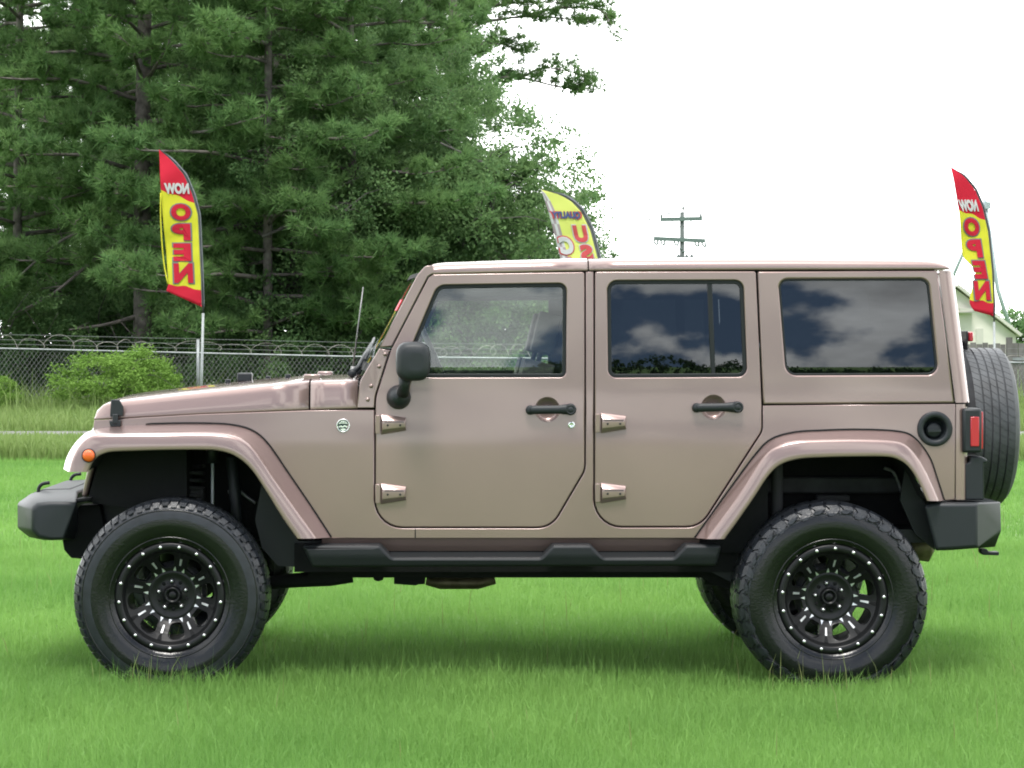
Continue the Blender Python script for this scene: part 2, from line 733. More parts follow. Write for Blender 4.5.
def offset(loop, d):
    """move a closed loop of (x, z) to its left by d"""
    n = len(loop)
    out = []
    for i in range(n):
        a, b, c = Vector(loop[i - 1]), Vector(loop[i]), Vector(loop[(i + 1) % n])
        e1, e2 = (b - a).normalized(), (c - b).normalized()
        n1, n2 = Vector((-e1.y, e1.x)), Vector((-e2.y, e2.x))
        m = n1 + n2
        if m.length < 1e-4:
            m = n1.copy()
        m.normalize()
        k = min(1.0 / max(m.dot(n1), 0.3), 2.0)
        out.append((b.x + m.x * d * k, b.y + m.y * d * k))
    return out


def dedupe(loop, eps=1e-4):
    out = []
    for p in loop:
        if not out or (abs(p[0] - out[-1][0]) + abs(p[1] - out[-1][1])) > eps:
            out.append(p)
    if (abs(out[0][0] - out[-1][0]) + abs(out[0][1] - out[-1][1])) <= eps:
        out.pop()
    return out


def fill_loops(loops, yfun, zstep=0.03):
    """triangulate loops of (x, z) with holes, cut at z levels, lay on yfun"""
    bm = bmesh.new()
    edges = []
    for lp in loops:
        vs = [bm.verts.new((x, 0, z)) for x, z in lp]
        for i in range(len(vs)):
            edges.append(bm.edges.new((vs[i - 1], vs[i])))
    bmesh.ops.triangle_fill(bm, use_beauty=True, use_dissolve=False, edges=edges, normal=(0, -1, 0))
    if zstep:
        z0 = min(p[1] for lp in loops for p in lp)
        z1 = max(p[1] for lp in loops for p in lp)
        z = math.ceil(z0 / zstep) * zstep + 0.00037
        while z < z1:
            bmesh.ops.bisect_plane(bm, geom=bm.verts[:] + bm.edges[:] + bm.faces[:], plane_co=(0, 0, z), plane_no=(0, 0, 1))
            z += zstep
        bmesh.ops.bisect_plane(bm, geom=bm.verts[:] + bm.edges[:] + bm.faces[:], plane_co=(XT, 0, 0), plane_no=(1, 0, 0))
    vs, fs = [], []
    bm.verts.index_update()
    for v in bm.verts:
        vs.append((v.co.x, yfun(v.co.x, v.co.z), v.co.z))
    for f in bm.faces:
        idx = [v.index for v in f.verts]
        if f.normal.y > 0:
            idx.reverse()
        fs.append(tuple(idx))
    bm.free()
    return vs, fs


def panel(mb, outer, holes=(), thick=0.03, bev=0.006, dy=0.0, yfun=None, mi=0, mi_back=1, back=True, shrink=0.0, tosurf=side,
          zstep=0.03, smooth=True, edge_back=True):
    """a pressed panel: outline in photo pixels laid on the body side, rounded edges, real thickness"""
    yf = yfun or body_y
    loops = []
    for k, lp in enumerate([outer] + list(holes)):
        w = [(tosurf(x, y).x, tosurf(x, y).z) for x, y in lp]
        w = dedupe(w)
        ccw = area(w) > 0
        if ccw != (k == 0):
            w.reverse()
        if shrink:
            w = offset(w, shrink)
        loops.append(w)
    # rounded front edge
    prof = [(bev, 0.0), (bev * 0.55, bev * 0.12), (bev * 0.2, bev * 0.45), (0.0, bev), (0.0, thick)]
    rings = [[offset(w, o) for o, _ in prof] for w in loops]
    vs, fs = fill_loops([r[0] for r in rings], lambda x, z: yf(x, z) + dy, zstep)
    mb.add(vs, fs, mi, smooth)
    for r in rings:
        n = len(r[0])
        v, f = [], []
        for k, (o, d) in enumerate(prof):
            for (x, z), (xb, zb) in zip(r[k], r[0]):
                v.append((x, yf(xb, zb) + dy + d, z))
        for k in range(len(prof) - 1):
            for i in range(n):
                j = (i + 1) % n
                f.append((k * n + i, (k + 1) * n + i, (k + 1) * n + j, k * n + j))
        q = n * (len(prof) - 2)
        mb.add(v, f[:q], mi, True)
        mb.add(v, f[q:], mi_back if edge_back else mi, True)
    if back:
        vs, fs = fill_loops([r[-1] for r in rings], lambda x, z: yf(x, z) + dy + thick, 0)
        mb.add(vs, [tuple(reversed(q)) for q in fs], mi_back, False)
    return mb


def both(name, mb, mats, parent, far_parent=None, **kw):
    kw.setdefault('recalc', False)
    a = mb.build(name, mats, parent, **kw)
    b = mb.mirrored().build(name, mats, far_parent or parent, **kw)
    return a, b


def px_poly(pts, Y):
    return [P(x, y, Y) for x, y in pts]


def slab(mb, pts, Y0, Y1, mi=0, pts2=None):
    """prism between two depths, outline in pixels at the near depth"""
    a = [P(x, y, Y0) for x, y in pts]
    b = [Vector((p.x, Y1, p.z)) for p in a] if pts2 is None else [P(x, y, Y1) for x, y in pts2]
    return mb.sections([a, b], mi)


PAINT2 = [M['paint'], M['trim']]

# --- front and rear flares: the rails (u = at the body, c = outer crease, b = edge of the opening)
FF = dict(
    u=[(63.5, 469), (66.5, 458), (73, 446), (82, 436), (92, 430.3), (120, 426), (165, 424), (205, 423.8), (232, 425.3), (252, 430.8),
       (267, 443), (288, 473), (311.5, 507.5), (331, 537.5)],
    c=[(69, 472), (72.5, 459), (79, 446.5), (88, 438), (99, 434.8), (125, 434), (165, 433.8), (200, 433.2), (224, 434.5), (243, 440.5),
       (258, 455), (277, 483), (298, 513), (316.7, 538.4)],
    b=[(87.5, 472), (91.5, 464), (98, 456.5), (106, 453), (114, 451.6), (135, 450.8), (165, 450), (200, 449.8), (217, 450.6), (234, 455.5),
       (250, 468), (266, 491), (282, 517), (297, 538.6)])
RF = dict(
    u=[(695, 538), (712, 514), (729, 490.6), (755, 455.5), (770.6, 440), (793, 433), (820, 431), (860, 430), (899, 432), (914, 438),
       (929, 457), (937, 479), (944, 500.5)],
    c=[(706.4, 539), (724, 515.5), (742, 490.6), (764, 456.5), (777, 446.5), (795, 441.5), (820, 440.0), (860, 439.5), (895, 441.5),
       (908, 447.5), (920, 462), (930, 481), (938.7, 501)],
    b=[(724.6, 539), (737, 522), (753, 499), (768.7, 475.5), (781, 464.5), (798, 459.2), (820, 457.5), (860, 456.6), (889, 457), (901, 461),
       (910, 468.5), (919, 483), (927, 500.8)])


def flare(mb, rails, front):
    n = 72
    U, Cc, B = [], [], []
    k = len(rails['u'])
    for i in range(k):
        if front and i <= 4:
            Y = -0.80
            U.append(P(*rails['u'][i], Y))
        else:
            s_ = side(*rails['u'][i])
            U.append(Vector((s_.x, s_.y - 0.004, s_.z)))
        Cc.append(P(*rails['c'][i], -0.925))
        B.append(P(*rails['b'][i], -0.940))
    U, Cc, B = [[Vector(p) for p in spline(q, n)] for q in (U, Cc, B)]
    V = []
    for p in U:
        y = body_y(p.x, p.z) + 0.03
        V.append(Vector((p.x, y, p.z)))
    # a rounded shoulder about the crease, a rolled lip at the opening
    rows = [V, U]
    for t in (0.03, 0.45, 0.86, 0.93):
        rows.append([a.lerp(b, t) for a, b in zip(U, Cc)])
    rows.append([c + (b - c) * 0.02 + (a - c) * 0.02 for a, c, b in zip(U, Cc, B)])
    for t in (0.10, 0.18, 0.35, 0.65, 0.93):
        rows.append([c.lerp(b, t) + Vector((0, -0.004 * math.sin(math.pi * t), 0)) for c, b in zip(Cc, B)])
    rows.append([b + Vector((0, 0.002, 0)) for b in B])
    cen = sum(B, Vector()) / len(B)
    L1 = [b + Vector((0, 0.012, 0)) + (b - cen).normalized() * 0.004 for b in B]
    L2 = [b + Vector((0, 0.05, 0)) + (b - cen).normalized() * 0.010 for b in B]
    rows += [L1, L2]
    mb.loft(rows, 0, True)
    # end faces
    for e in (0, -1):
        ring = [r[e] for r in rows]
        mb.add(ring, [tuple(range(len(ring)))], 0, False)
    return mb, B, U[(26 if front else 0):]


mb, FB, FU = flare(MB(), FF, True)
both('front_fender_flare', mb, M['paint'], car, recalc=True)
mb, RB, RU = flare(MB(), RF, False)
both('rear_fender_flare', mb, M['paint'], car, recalc=True)


for edge in (FU, RU):
    gk = MB()  # black tube in place of the shaded gap between flare and body
    gk.tube([p + Vector((0, 0.001, 0.002)) for p in edge], 0.0055, 6)
    both('flare_seam', gk, M['liner'], car)


def liner(B):
    mb = MB()
    a = [b + Vector((0, 0.035, 0.004)) for b in B]
    c = [Vector((b.x, -0.66, b.z + 0.015)) for b in B]
    d = [Vector((b.x, -0.34, b.z + 0.015)) for b in B]
    mb.loft([a, c, d], 0, True)
    # inner wall
    low = min(p.z for p in d)
    fs = list(range(len(d)))
    mb.add(d, [tuple(fs)], 0, False)
    return mb


iw = MB()
iw.box(P(108, 0, -.33).x, P(290, 0, -.33).x, -0.335, -0.325, P(0, 535, -.33).z, P(0, 455, -.33).z)
iw.box(P(742, 0, -.33).x, P(914, 0, -.33).x, -0.335, -0.325, P(0, 540, -.33).z, P(0, 465, -.33).z)
for q_ in iw.islands():
    both('inner_fender', q_, M['liner'], car, recalc=True)
both('wheel_arch_liner', liner(FB), M['liner'], car)
both('wheel_arch_liner', liner(RB), M['liner'], car)

# --- door outlines (cut lines), used by the body opening and by the doors themselves
D1 = [(375.5, 409.5), (376.5, 387, 14), (393, 345), (428.8, 278.0, 5), (433.5, 274.0, 4), (584.5, 271.8, 3), (584.5, 466, 26), (553, 520, 30),
      (536, 527.2, 30), (388, 527.2, 34), (375.2, 502, 34)]
D1 = [(375.3, 527.2, 27), (375.6, 398, 40), (391.0, 350, 60), (428.6, 277.5, 3), (433.5, 274.2, 3), (584.6, 271.8, 2.5), (584.6, 470, 22),
      (551, 527.2, 24)]
D2 = [(594.6, 526.6, 27), (594.9, 271.6, 2.5), (756, 271.2, 2.5), (761.7, 404), (761.7, 431, 14), (700, 526.6, 26)]
d1 = fillet(D1)
d2 = fillet(D2)
W1 = [(398.5, 377.5, 4), (437.5, 285.2, 12), (566.6, 283.2, 8), (566.0, 377.2, 6)]
W2 = [(608.3, 377.6, 8), (607.3, 280.6, 10), (743.2, 280.2, 9), (747.3, 376.8, 9)]
W3 = [(786.2, 375.3, 11), (778.4, 279.0, 9), (928.5, 278.6, 9), (938.6, 374.8, 10)]


def grow(poly, d):
    w = list(poly)
    if area(w) > 0:
        w = list(reversed(w))
    return offset(w, d)          # pixel y runs down: left of a clockwise loop is outside there


def shrink_px(poly, d):
    return grow(poly, -d)


# --- body side: fender, sill, pillars and rear quarter pressed as one sheet with the two door openings cut out
front_mid = [((u[0] + c[0]) / 2, (u[1] + c[1]) / 2) for u, c in zip(FF['u'], FF['c'])][5:]
rear_mid = [((u[0] * 0.5 + c[0] * 0.5), (u[1] * 0.5 + c[1] * 0.5)) for u, c in zip(RF['u'], RF['c'])]
body = MB()
gap = 1.15
g1, g2 = grow(d1, gap), grow(d2, gap)


def cut_between(loop, pred):
    n = len(loop)
    ok = [pred(p) for p in loop]
    # the run of points that satisfy pred, in loop order
    starts = [i for i in range(n) if ok[i] and not ok[i - 1]]
    i = starts[0]
    out = []
    while ok[i % n] and len(out) < n:
        out.append(loop[i % n])
        i += 1
    return out


# lower sheet: from the hood line down to the sill, round under the doors
run1 = cut_between(g1, lambda p: p[1] > 412)
run2 = cut_between(g2, lambda p: p[1] > 407)
if run1[0][0] > run1[-1][0]:
    run1.reverse()
if run2[0][0] > run2[-1][0]:
    run2.reverse()
outline = [(94.2, 420.2), (200, 414.2), (309, 410.3), (374.2, 409.9)] + run1 + [(585.9, 405), (585.9, 271.8), (593.4, 271.8), (593.4, 405)] \
    + run2 + [(763.0, 405.6), (955.2, 404.0), (955.2, 499.8)] + list(reversed(rear_mid)) + [(694, 538.4), (334, 538.4)] \
    + list(reversed(front_mid)) + [(100, 433), (92, 440)]
fuel_hole = [(934.7 + 11.4 * math.cos(a), 428.8 + 11.4 * math.sin(a)) for a in np.linspace(0, 2 * math.pi, 32, endpoint=False)]
panel(body, outline, [fuel_hole], bev=0.004, thick=0.02)
# rear corner of the tub, rolled round to the back
def roll(px_top, py_top, px_bot, py_bot, width, n=7):
    rails = []
    for i in range(n + 1):
        a = (math.pi / 2) * i / n
        rail = []
        for t in np.linspace(0, 1, 12):
            s_ = side(px_top + (px_bot - px_top) * t, py_top + (py_bot - py_top) * t)
            rail.append(Vector((s_.x + 0.003 + width * math.sin(a), s_.y + 0.002 + 0.075 * (1 - math.cos(a)), s_.z)))
        rails.append(rail)
    inner = [p + Vector((-0.02, 0.45, 0)) for p in rails[-1]]
    rails.append(inner)
    return rails


body.loft(roll(955.2, 404.2, 955.2, 499.8, 0.068), 0, True)
both('body', body, PAINT2, car)

# sill below the sheet, set back under the body
sill = MB()
zs0, zs1 = side(500, 538.3).z, P(500, 550.5, -0.72).z
sill.sections([[Vector((x, -0.778, zs0)), Vector((x, -0.772, zs0 - 0.008)), Vector((x, -0.745, zs1)), Vector((x, -0.66, zs1)), Vector((x, -0.66, zs0))] for x in (side(322, 538).x, side(700, 538).x)])
both('sill', sill, M['paint'], car, recalc=True)

sm_ = MB()
q0, q1 = side(414.7, 528.8), side(415.8, 538.0)
sm_.box(q0.x, q1.x, q0.y - 0.0012, q0.y + 0.01, q1.z, q0.z)
both('sill_seam', sm_, M['liner'], car, recalc=True)

# hardtop side with its fixed window
top = MB()
w3 = fillet(W3)
panel(top, fillet([(757.6, 271.4, 2), (937.5, 270.6), (954.6, 402.8), (763.2, 404.3), (763.0, 398)]), [w3], bev=0.008, thick=0.03)
top.loft(roll(938.0, 270.4, 955.0, 402.7, 0.078), 0, True)
ht = both('hardtop_side', top, PAINT2, car)


def window(name, hole, parent, far_parent, glass, inset=0.016, seal=2.2, seal_w=3.6, bars=()):
    """rubber seal lining the opening, pane set inside it"""
    sm = MB()
    panel(sm, shrink_px(hole, -0.2), [shrink_px(hole, seal_w)], bev=0.003, thick=0.02, dy=inset - 0.006, mi=0, mi_back=0)
    for b in bars:
        panel(sm, b, bev=0.003, thick=0.012, dy=inset - 0.004, mi=0, mi_back=0)
    gm = MB()
    def flat(x, z):
        return gm_y + (z - gm_z) * 0.0042
    c0 = side(sum(p[0] for p in hole) / len(hole), sum(p[1] for p in hole) / len(hole))
    gm_y, gm_z = c0.y, c0.z
    panel(gm, shrink_px(hole, 1.6), bev=0.001, thick=0.004, dy=inset + 0.002, yfun=flat, mi=0, mi_back=0, zstep=0, smooth=False)
    fr = both('window', sm, M['trim'], parent, far_parent)
    for i, par in enumerate(fr):
        g = gm if i == 0 else gm.mirrored()
        g.build('glass', glass, par, recalc=True)
    return fr


window('window', w3, car, None, M['glass_dark'], inset=0.012, seal_w=1.9)

# --- doors
def door(outer, hole, glass, bars, kind, scoop):
    mb = MB()
    sc = [(scoop[0] + 11.5 * math.cos(a), scoop[1] + 11.5 * math.sin(a)) for a in np.linspace(0, 2 * math.pi, 36, endpoint=False)]
    panel(mb, outer, [hole, sc], bev=0.005, thick=0.035, shrink=0.0005)
    near, far = both('door', mb, PAINT2, car)
    window('window', hole, near, far, glass, bars=bars)
    return near, far


w1, w2 = fillet(W1), fillet(W2)
door1 = door(d1, w1, M['glass'], [], 1, (547.4, 409.5))
door2 = door(d2, w2, M['glass_dark'], [[(707.3, 282), (712.3, 282), (716.0, 376), (711.4, 376)]], 2, (713.5, 407.2))


def hinge(x0, y0, h, parents):
    """cast hinge: knuckle on the pillar, tapering leaf with two bolts on the door"""
    mb = MB()
    s0 = side(x0 + 2, y0 + h / 2)
    Yb = s0.y
    def pr(x, y, out):
        return P(x0 + x, y0 + y, Yb - out)
    # knuckle
    mb.sections([[pr(0, 1, -0.004), pr(5, 1, -0.004), pr(5, h - 0.5, -0.004), pr(0, h - 0.5, -0.004)],
                 [pr(0, 1, 0.018), pr(5, 1, 0.018), pr(5, h - 0.5, 0.018), pr(0, h - 0.5, 0.018)]])
    # leaf: wedge with top bevel, face and under bevel
    base = [(5.6, 0.0), (31, 3.2), (31, h - 3.6), (5.6, h + 0.6)]
    face = [(7.2, 6.4), (30, 6.6), (30, h - 7), (7.2, h - 4.6)]
    mb.sections([[pr(x, y, -0.004) for x, y in base], [pr(x, y, 0.012) for x, y in base], [pr(x, y, 0.028) for x, y in face]])
    o = both('hinge', mb, M['paint'], parents[0], parents[1], bevel=0.002, recalc=True)
    for i, q in enumerate(o):
        pass
    bm_ = MB()
    for bx in (12.5, 25):
        c = pr(bx, h * 0.52, 0.028)
        bm_.lathe([(0.0, -0.004), (0.0042, -0.004), (0.0055, 0.0), (0.0055, 0.004)], 10, c)
    # bolts share the hinge's paint
    return o, bm_


HB = MB()
for x0, y0, h, par in ((375.2, 414.3, 19.8, door1), (375.2, 483.3, 20.4, door1), (595.2, 412.8, 20.0, door2), (595.2, 482.8, 20.0, door2)):
    def make(x0=x0, y0=y0, h=h, par=par):
        mb = MB()
        Yb = side(x0 + 2, y0 + h / 2).y

        def pr(x, y, out):
            return P(x0 + x, y0 + y, Yb - out)
        mb.sections([[pr(0, 1, -0.004), pr(5, 1, -0.004), pr(5, h - 0.5, -0.004), pr(0, h - 0.5, -0.004)],
                     [pr(0, 1, 0.018), pr(5, 1, 0.018), pr(5, h - 0.5, 0.018), pr(0, h - 0.5, 0.018)]])
        base = [(5.6, 0.0), (31, 3.2), (31, h - 3.6), (5.6, h + 0.6)]
        face = [(7.2, 6.4), (30, 6.6), (30, h - 7), (7.2, h - 4.6)]
        mb.sections([[pr(x, y, -0.004) for x, y in base], [pr(x, y, 0.012) for x, y in base], [pr(x, y, 0.028) for x, y in face]])
        # flat dark strip painted for the shade of a recess, and two bolts
        for bx in (12.5, 25):
            mb.lathe([(0.0, -0.003), (0.004, -0.003), (0.0055, 0.001)], 10, pr(bx, h * 0.55, 0.028), 1, False)
        dark_strip = [(9.5, 7.4), (28.5, 7.4), (28.5, 8.1), (9.5, 8.1)]
        mb.add([pr(x, y, 0.0285) for x, y in dark_strip], [(0, 1, 2, 3)], 1)
        both('hinge', mb, [M['paint'], M['trim']], par[0], par[1], bevel=0.002, recalc=True)
    make()


def door_handle(cx, cy, x0, x1, par, lock=None):
    """bar handle bridging a round scoop, push button at its rear end"""
    Yb = side(cx, cy).y
    r = 11.6 * (Yb + DC) / F
    c = P(cx, cy, Yb)
    sc = MB()
    # scooped dish: a ring and a shallow bowl, dished outward as a pressed collar
    sc.lathe([(r * 1.04, 0.030), (r * 0.99, 0.012), (r * 0.93, 0.020), (r * 0.75, 0.026), (r * 0.4, 0.029), (0.0, 0.030)], 40, c, 0, True)
    dish = both('handle_scoop', sc, M['paint'], par[0], par[1])
    mb = MB()
    zc = (cy - 0.2)
    a0, a1 = P(x0 + 4.2, cy + 0.5, Yb - 0.034), P(x1 - 5, zc, Yb - 0.034)
    rr = 0.017
    sec = []
    for t, hh, dd in ((0.0, 0.013, 0.016), (0.05, 0.019, 0.022), (0.15, 0.0195, 0.024), (0.72, 0.019, 0.024), (0.85, 0.023, 0.026), (1.0, 0.023, 0.026)):
        p = a0.lerp(a1, t)
        sec.append([Vector((p.x, p.y + dd * math.sin(q) * 0.6, p.z + hh * math.cos(q))) for q in np.linspace(0, 2 * math.pi, 16, endpoint=False)])
    mb.sections(sec, 0, True)
    e = P(x1 - 5.6, zc, Yb)
    mb.lathe([(0.0, -0.050), (0.012, -0.050), (0.016, -0.046), (0.017, -0.050), (0.0215, -0.049), (0.0255, -0.042), (0.0265, 0.0)], 28, e, 0, True)
    f = P(x0 + 5, cy + 0.5, Yb)
    mb.lathe([(0.0, -0.038), (0.016, -0.037), (0.021, -0.030), (0.022, 0.0)], 22, f, 0, True)
    both('door_handle', mb, M['plastic'], par[0], par[1], recalc=True)
    if lock:
        k = MB()
        k.lathe([(0.0, -0.004), (0.007, -0.004), (0.009, -0.006), (0.015, -0.005), (0.0175, 0.002)], 24, P(lock[0], lock[1], Yb), 0, True)
        k.build('lock', M['silver'], par[0])


door_handle(547.4, 409.5, 525.4, 575.8, door1, lock=(571.5, 425))
door_handle(713.5, 407.2, 691.8, 742.4, door2)

# black boxes behind the panels, coloured so the gaps look shaded
core = MB()
core.box(P(372, 0, -.75).x, P(768, 0, -.75).x, -0.742, -0.70, 0.60, side(400, 392).z - 0.02)
core.box(P(311, 0, -.75).x, P(372, 0, -.75).x, -0.60, -0.55, 0.60, 1.22)
core.box(side(580, 300).x, side(599, 300).x, -0.744, -0.70, 1.2, side(590, 276).z)
for q_ in core.islands():
    both('gap_backing', q_, M['liner'], car, recalc=True)
strips = MB()  # black strips behind the roof and hardtop gaps, standing in for shade
slab(strips, [(428, 272.5), (757, 269.5), (757, 275.5), (434, 277.5)], -0.745, -0.715)
slab(strips, [(755.5, 270), (763.5, 398), (763.5, 406), (766, 406), (764, 380), (759, 270)], -0.744, -0.73)
slab(strips, [(760, 402.5), (968, 401.5), (968, 407), (760, 407)], -0.758, -0.74)
for q_ in strips.islands():
    both('gap_strip', q_, M['liner'], car, recalc=True)

# --- windscreen frame, cowl sides, windscreen
ap = MB()
def run_of(pred):
    r = cut_between(g1, pred)
    if r[0][1] < r[-1][1]:
        r.reverse()
    return r            # from low to high on the picture


runa = run_of(lambda p: p[0] < 400 and 349 < p[1] < 407.5)
runb = run_of(lambda p: p[0] < 434 and p[1] < 346.8)
panel(ap, [(379.6, 347.2)] + runb + fillet([(434.0, 271), (433, 265.4), (425.5, 265.8, 6), (417.6, 274.6, 8), (400, 308)])[:], bev=0.004, thick=0.05)
panel(ap, [(356.6, 407.9), (374.2, 407.9)] + runa + [(379.4, 348.6), (366.5, 370), (360.6, 380.5), (359.6, 385)], bev=0.004, thick=0.04)
both('windscreen_pillar', ap, PAINT2, car)
bl = MB()
for x, y in ((385.2, 354.2), (379.3, 366.4), (371.2, 386), (367.8, 399.6)):
    bl.lathe([(0, -0.007), (0.006, -0.006), (0.0095, -0.002), (0.0105, 0.002)], 14, side(x, y), 0, True)
for q_ in bl.islands():
    both('pillar_bolt', q_, M['paint'], car, recalc=True)


def screen_pt(t, y, fwd=0.0):
    """point on the windscreen: t from foot to head, y across"""
    a = side(371, 366)
    b = side(419.5, 272.5)
    q = a.lerp(b, t)
    bow = 0.055 * (1 - (abs(y) / 0.74) ** 2)
    return Vector((q.x - bow - fwd, y, q.z))


ws = MB()
ys = np.linspace(-0.715, 0.715, 25)
ws.loft([[screen_pt(t, y) for y in ys] for t in np.linspace(0.03, 0.96, 8)])
gl = ws.build('windscreen', M['glass'], car, recalc=True)
wsf = MB()
for t0, t1 in ((-0.05, 0.03), (0.95, 1.0)):
    rows = []
    for t, f in ((t0, -0.03), (t0, 0.003), (t1, 0.003), (t1, -0.03)):
        rows.append([screen_pt(t, y, f) for y in ys])
    wsf.loft(rows, 0, False, closed=True)
wsf.build_each('windscreen_frame', M['liner'], gl, recalc=True)
st = MB()
st.add([screen_pt(0.60, -0.60, -0.006), screen_pt(0.60, -0.52, -0.006), screen_pt(0.72, -0.52, -0.006), screen_pt(0.72, -0.60, -0.006),
        screen_pt(0.60, -0.60, 0.003), screen_pt(0.60, -0.52, 0.003), screen_pt(0.72, -0.52, 0.003), screen_pt(0.72, -0.60, 0.003)],
       [(0, 1, 2, 3), (4, 5, 6, 7), (0, 1, 5, 4), (2, 3, 7, 6), (0, 3, 7, 4), (1, 2, 6, 5)])
st.build('inspection_sticker', M['sticker'], gl, recalc=True)
for yc in (-0.52, 0.12):
    wp = MB()
    p0 = Vector((side(350, 376).x, yc, side(350, 374).z))
    wp.tube([p0, p0 + Vector((0.03, 0.02, 0.03)), screen_pt(0.10, yc + 0.10, 0.03), screen_pt(0.24, yc + 0.32, 0.02)], [0.014, 0.012, 0.009, 0.006], 8)
    wp.tube([screen_pt(0.06, yc + 0.0, 0.022), screen_pt(0.30, yc + 0.50, 0.020)], 0.007, 6)
    wp.lathe([(0, -0.02), (0.02, -0.02), (0.02, 0.02), (0, 0.02)], 12, p0)
    wp.build('wiper', M['plastic'], car, recalc=True)

# --- roof: two lofted caps with a seam
def roof_profile(px):
    zd = np.interp(px, [428, 434, 590, 757, 955], [274.6, 274.2, 270.7, 269.8, 269.2])
    zt = np.interp(px, [428, 431, 434, 445, 500, 588, 700, 800, 925, 935, 943, 948, 951], [269, 265.3, 263.4, 262.2, 260.4, 258.4, 257.6, 257.6, 259.0, 260.4, 262.5, 265.2, 268.0])
    return zd, zt


def roof(pxs):
    secs = []
    for px in pxs:
        zd, zt = roof_profile(px)
        s_ = side(px, zd)
        X, Y0, z0 = s_.x, s_.y, s_.z
        z1 = P(px, zt, -0.66).z
        h = z1 - z0
        prof = [(Y0 + 0.03, z0), (Y0 + 0.002, z0), (Y0, z0 + 0.10 * h), (Y0 + 0.004, z0 + 0.45 * h), (Y0 + 0.016, z0 + 0.72 * h), (Y0 + 0.045, z0 + 0.90 * h),
                (Y0 + 0.10, z0 + 0.98 * h), (-0.5, z1 + 0.002), (-0.2, z1 + 0.008)]
        full = prof + [(-y, z) for y, z in reversed(prof)]
        secs.append([Vector((X, y, z)) for y, z in full])
    return MB().sections(secs, 0, True)


rp = roof([429.5, 431, 433, 437, 446, 470, 500, 550, 587.6])
rp.build('roof_panel', M['paint'], car, recalc=True)
rh = roof([589.0, 620, 680, 757, 800, 870, 920, 930, 936, 941, 945, 948, 950.5])
rh.build('hardtop_roof', M['paint'], car, recalc=True)
# inner head lining and rear wall of the hardtop
hl = MB()
x0, x1 = side(434, 280).x, side(938, 280).x
zt = side(590, 272).z
hl.box(x0, x1, -0.70, 0.70, zt - 0.015, zt + 0.012)
hl.build('head_lining', M['trim'], car)
rw = MB()
rw.sections([[Vector((side(940, 272).x, y, side(940, 272).z)), Vector((side(960, 403).x, y, side(960, 403).z)),
              Vector((side(960, 403).x - 0.03, y, side(960, 403).z)), Vector((side(940, 272).x - 0.03, y, side(940, 272).z))] for y in (-0.70, 0.70)])
rw.box(side(955, 450).x + 0.01, side(955, 450).x + 0.05, -0.70, 0.70, side(955, 499).z, side(955, 404).z)
rw.build('tailgate', M['paint'], car, bevel=0.01)
rg = MB()
a, b = side(945, 285), side(958, 385)
rg.sections([[Vector((a.x + 0.012, y, a.z)), Vector((b.x + 0.012, y, b.z)), Vector((b.x + 0.004, y, b.z)), Vector((a.x + 0.004, y, a.z))] for y in (-0.58, 0.58)])
rg.build('rear_window', M['glass_dark'], car)

# --- hood and cowl
def hood(pxs):
    secs = []
    for px in pxs:
        yb = np.interp(px, [94, 200, 309, 358, 374], [419.2, 413.4, 409.2, 408.0, 408.0])
        yt = np.interp(px, [93.9, 94.6, 96, 98.5, 102, 108, 120, 140, 160, 202, 238, 270, 306, 330, 358], [417.5, 412, 408, 404.2, 400.6, 397.4, 394.6, 392.0, 389.8, 385.2, 381.4, 378.6, 376.0, 375.6, 375.8])
        yc = np.interp(px, [93.9, 96, 102, 108, 120, 150, 228, 306, 358], [418, 411.5, 405.8, 403, 401.8, 399, 390.6, 382.5, 381.0])
        s_ = side(px, yb)
        e = body_y(s_.x, s_.z) + 0.002
        b = P(px, yb, e)
        c = P(px, yc, e + 0.028)
        t = P(px, yt, -0.28)
        X = b.x
        ins = 0.0
        prof = [(e + 0.05, b.z - 0.004), (e + 0.001, b.z - 0.002), (e, b.z + 0.003), (e + 0.007, b.z + (c.z - b.z) * 0.35), (e + 0.016, b.z + (c.z - b.z) * 0.72), (e + 0.023, b.z + (c.z - b.z) * 0.93), (e + 0.032, c.z + 0.003),
                (e + 0.060, c.z + (t.z - c.z) * 0.30), (e + 0.10, c.z + (t.z - c.z) * 0.58), (-0.40, c.z + (t.z - c.z) * 0.80), (-0.30, t.z - 0.002), (-0.18, t.z + 0.001), (-0.05, t.z + 0.002)]
        full = prof + [(-y, z) for y, z in reversed(prof)]
        secs.append([Vector((X, y, z)) for y, z in full])
    return MB().sections(secs, 0, True)


hood([93.9, 94.6, 96, 98.5, 102, 106, 112, 120, 135, 150, 175, 202, 238, 270, 308.6]).build('hood', M['paint'], car, recalc=True)
hood([310.4, 325, 340, 357.6]).build('cowl', M['paint'], car, recalc=True)
eb = MB()
eb.box(side(97, 430).x + 0.05, side(380, 430).x, -0.322, 0.322, 0.62, side(150, 404).z - 0.03)
eb.box(side(295, 410).x, side(325, 410).x, -0.66, 0.66, side(310, 415).z - 0.1, side(309, 381).z - 0.02)
eb.box(side(340, 410).x, side(400, 410).x, -0.70, 0.70, side(310, 415).z - 0.1, side(309, 381).z - 0.025)
eb.build_each('engine_bay', M['liner'], car)
lt = MB()
sl = side(116, 410)


def lp(x, y, out):
    return P(x, y, sl.y - out)


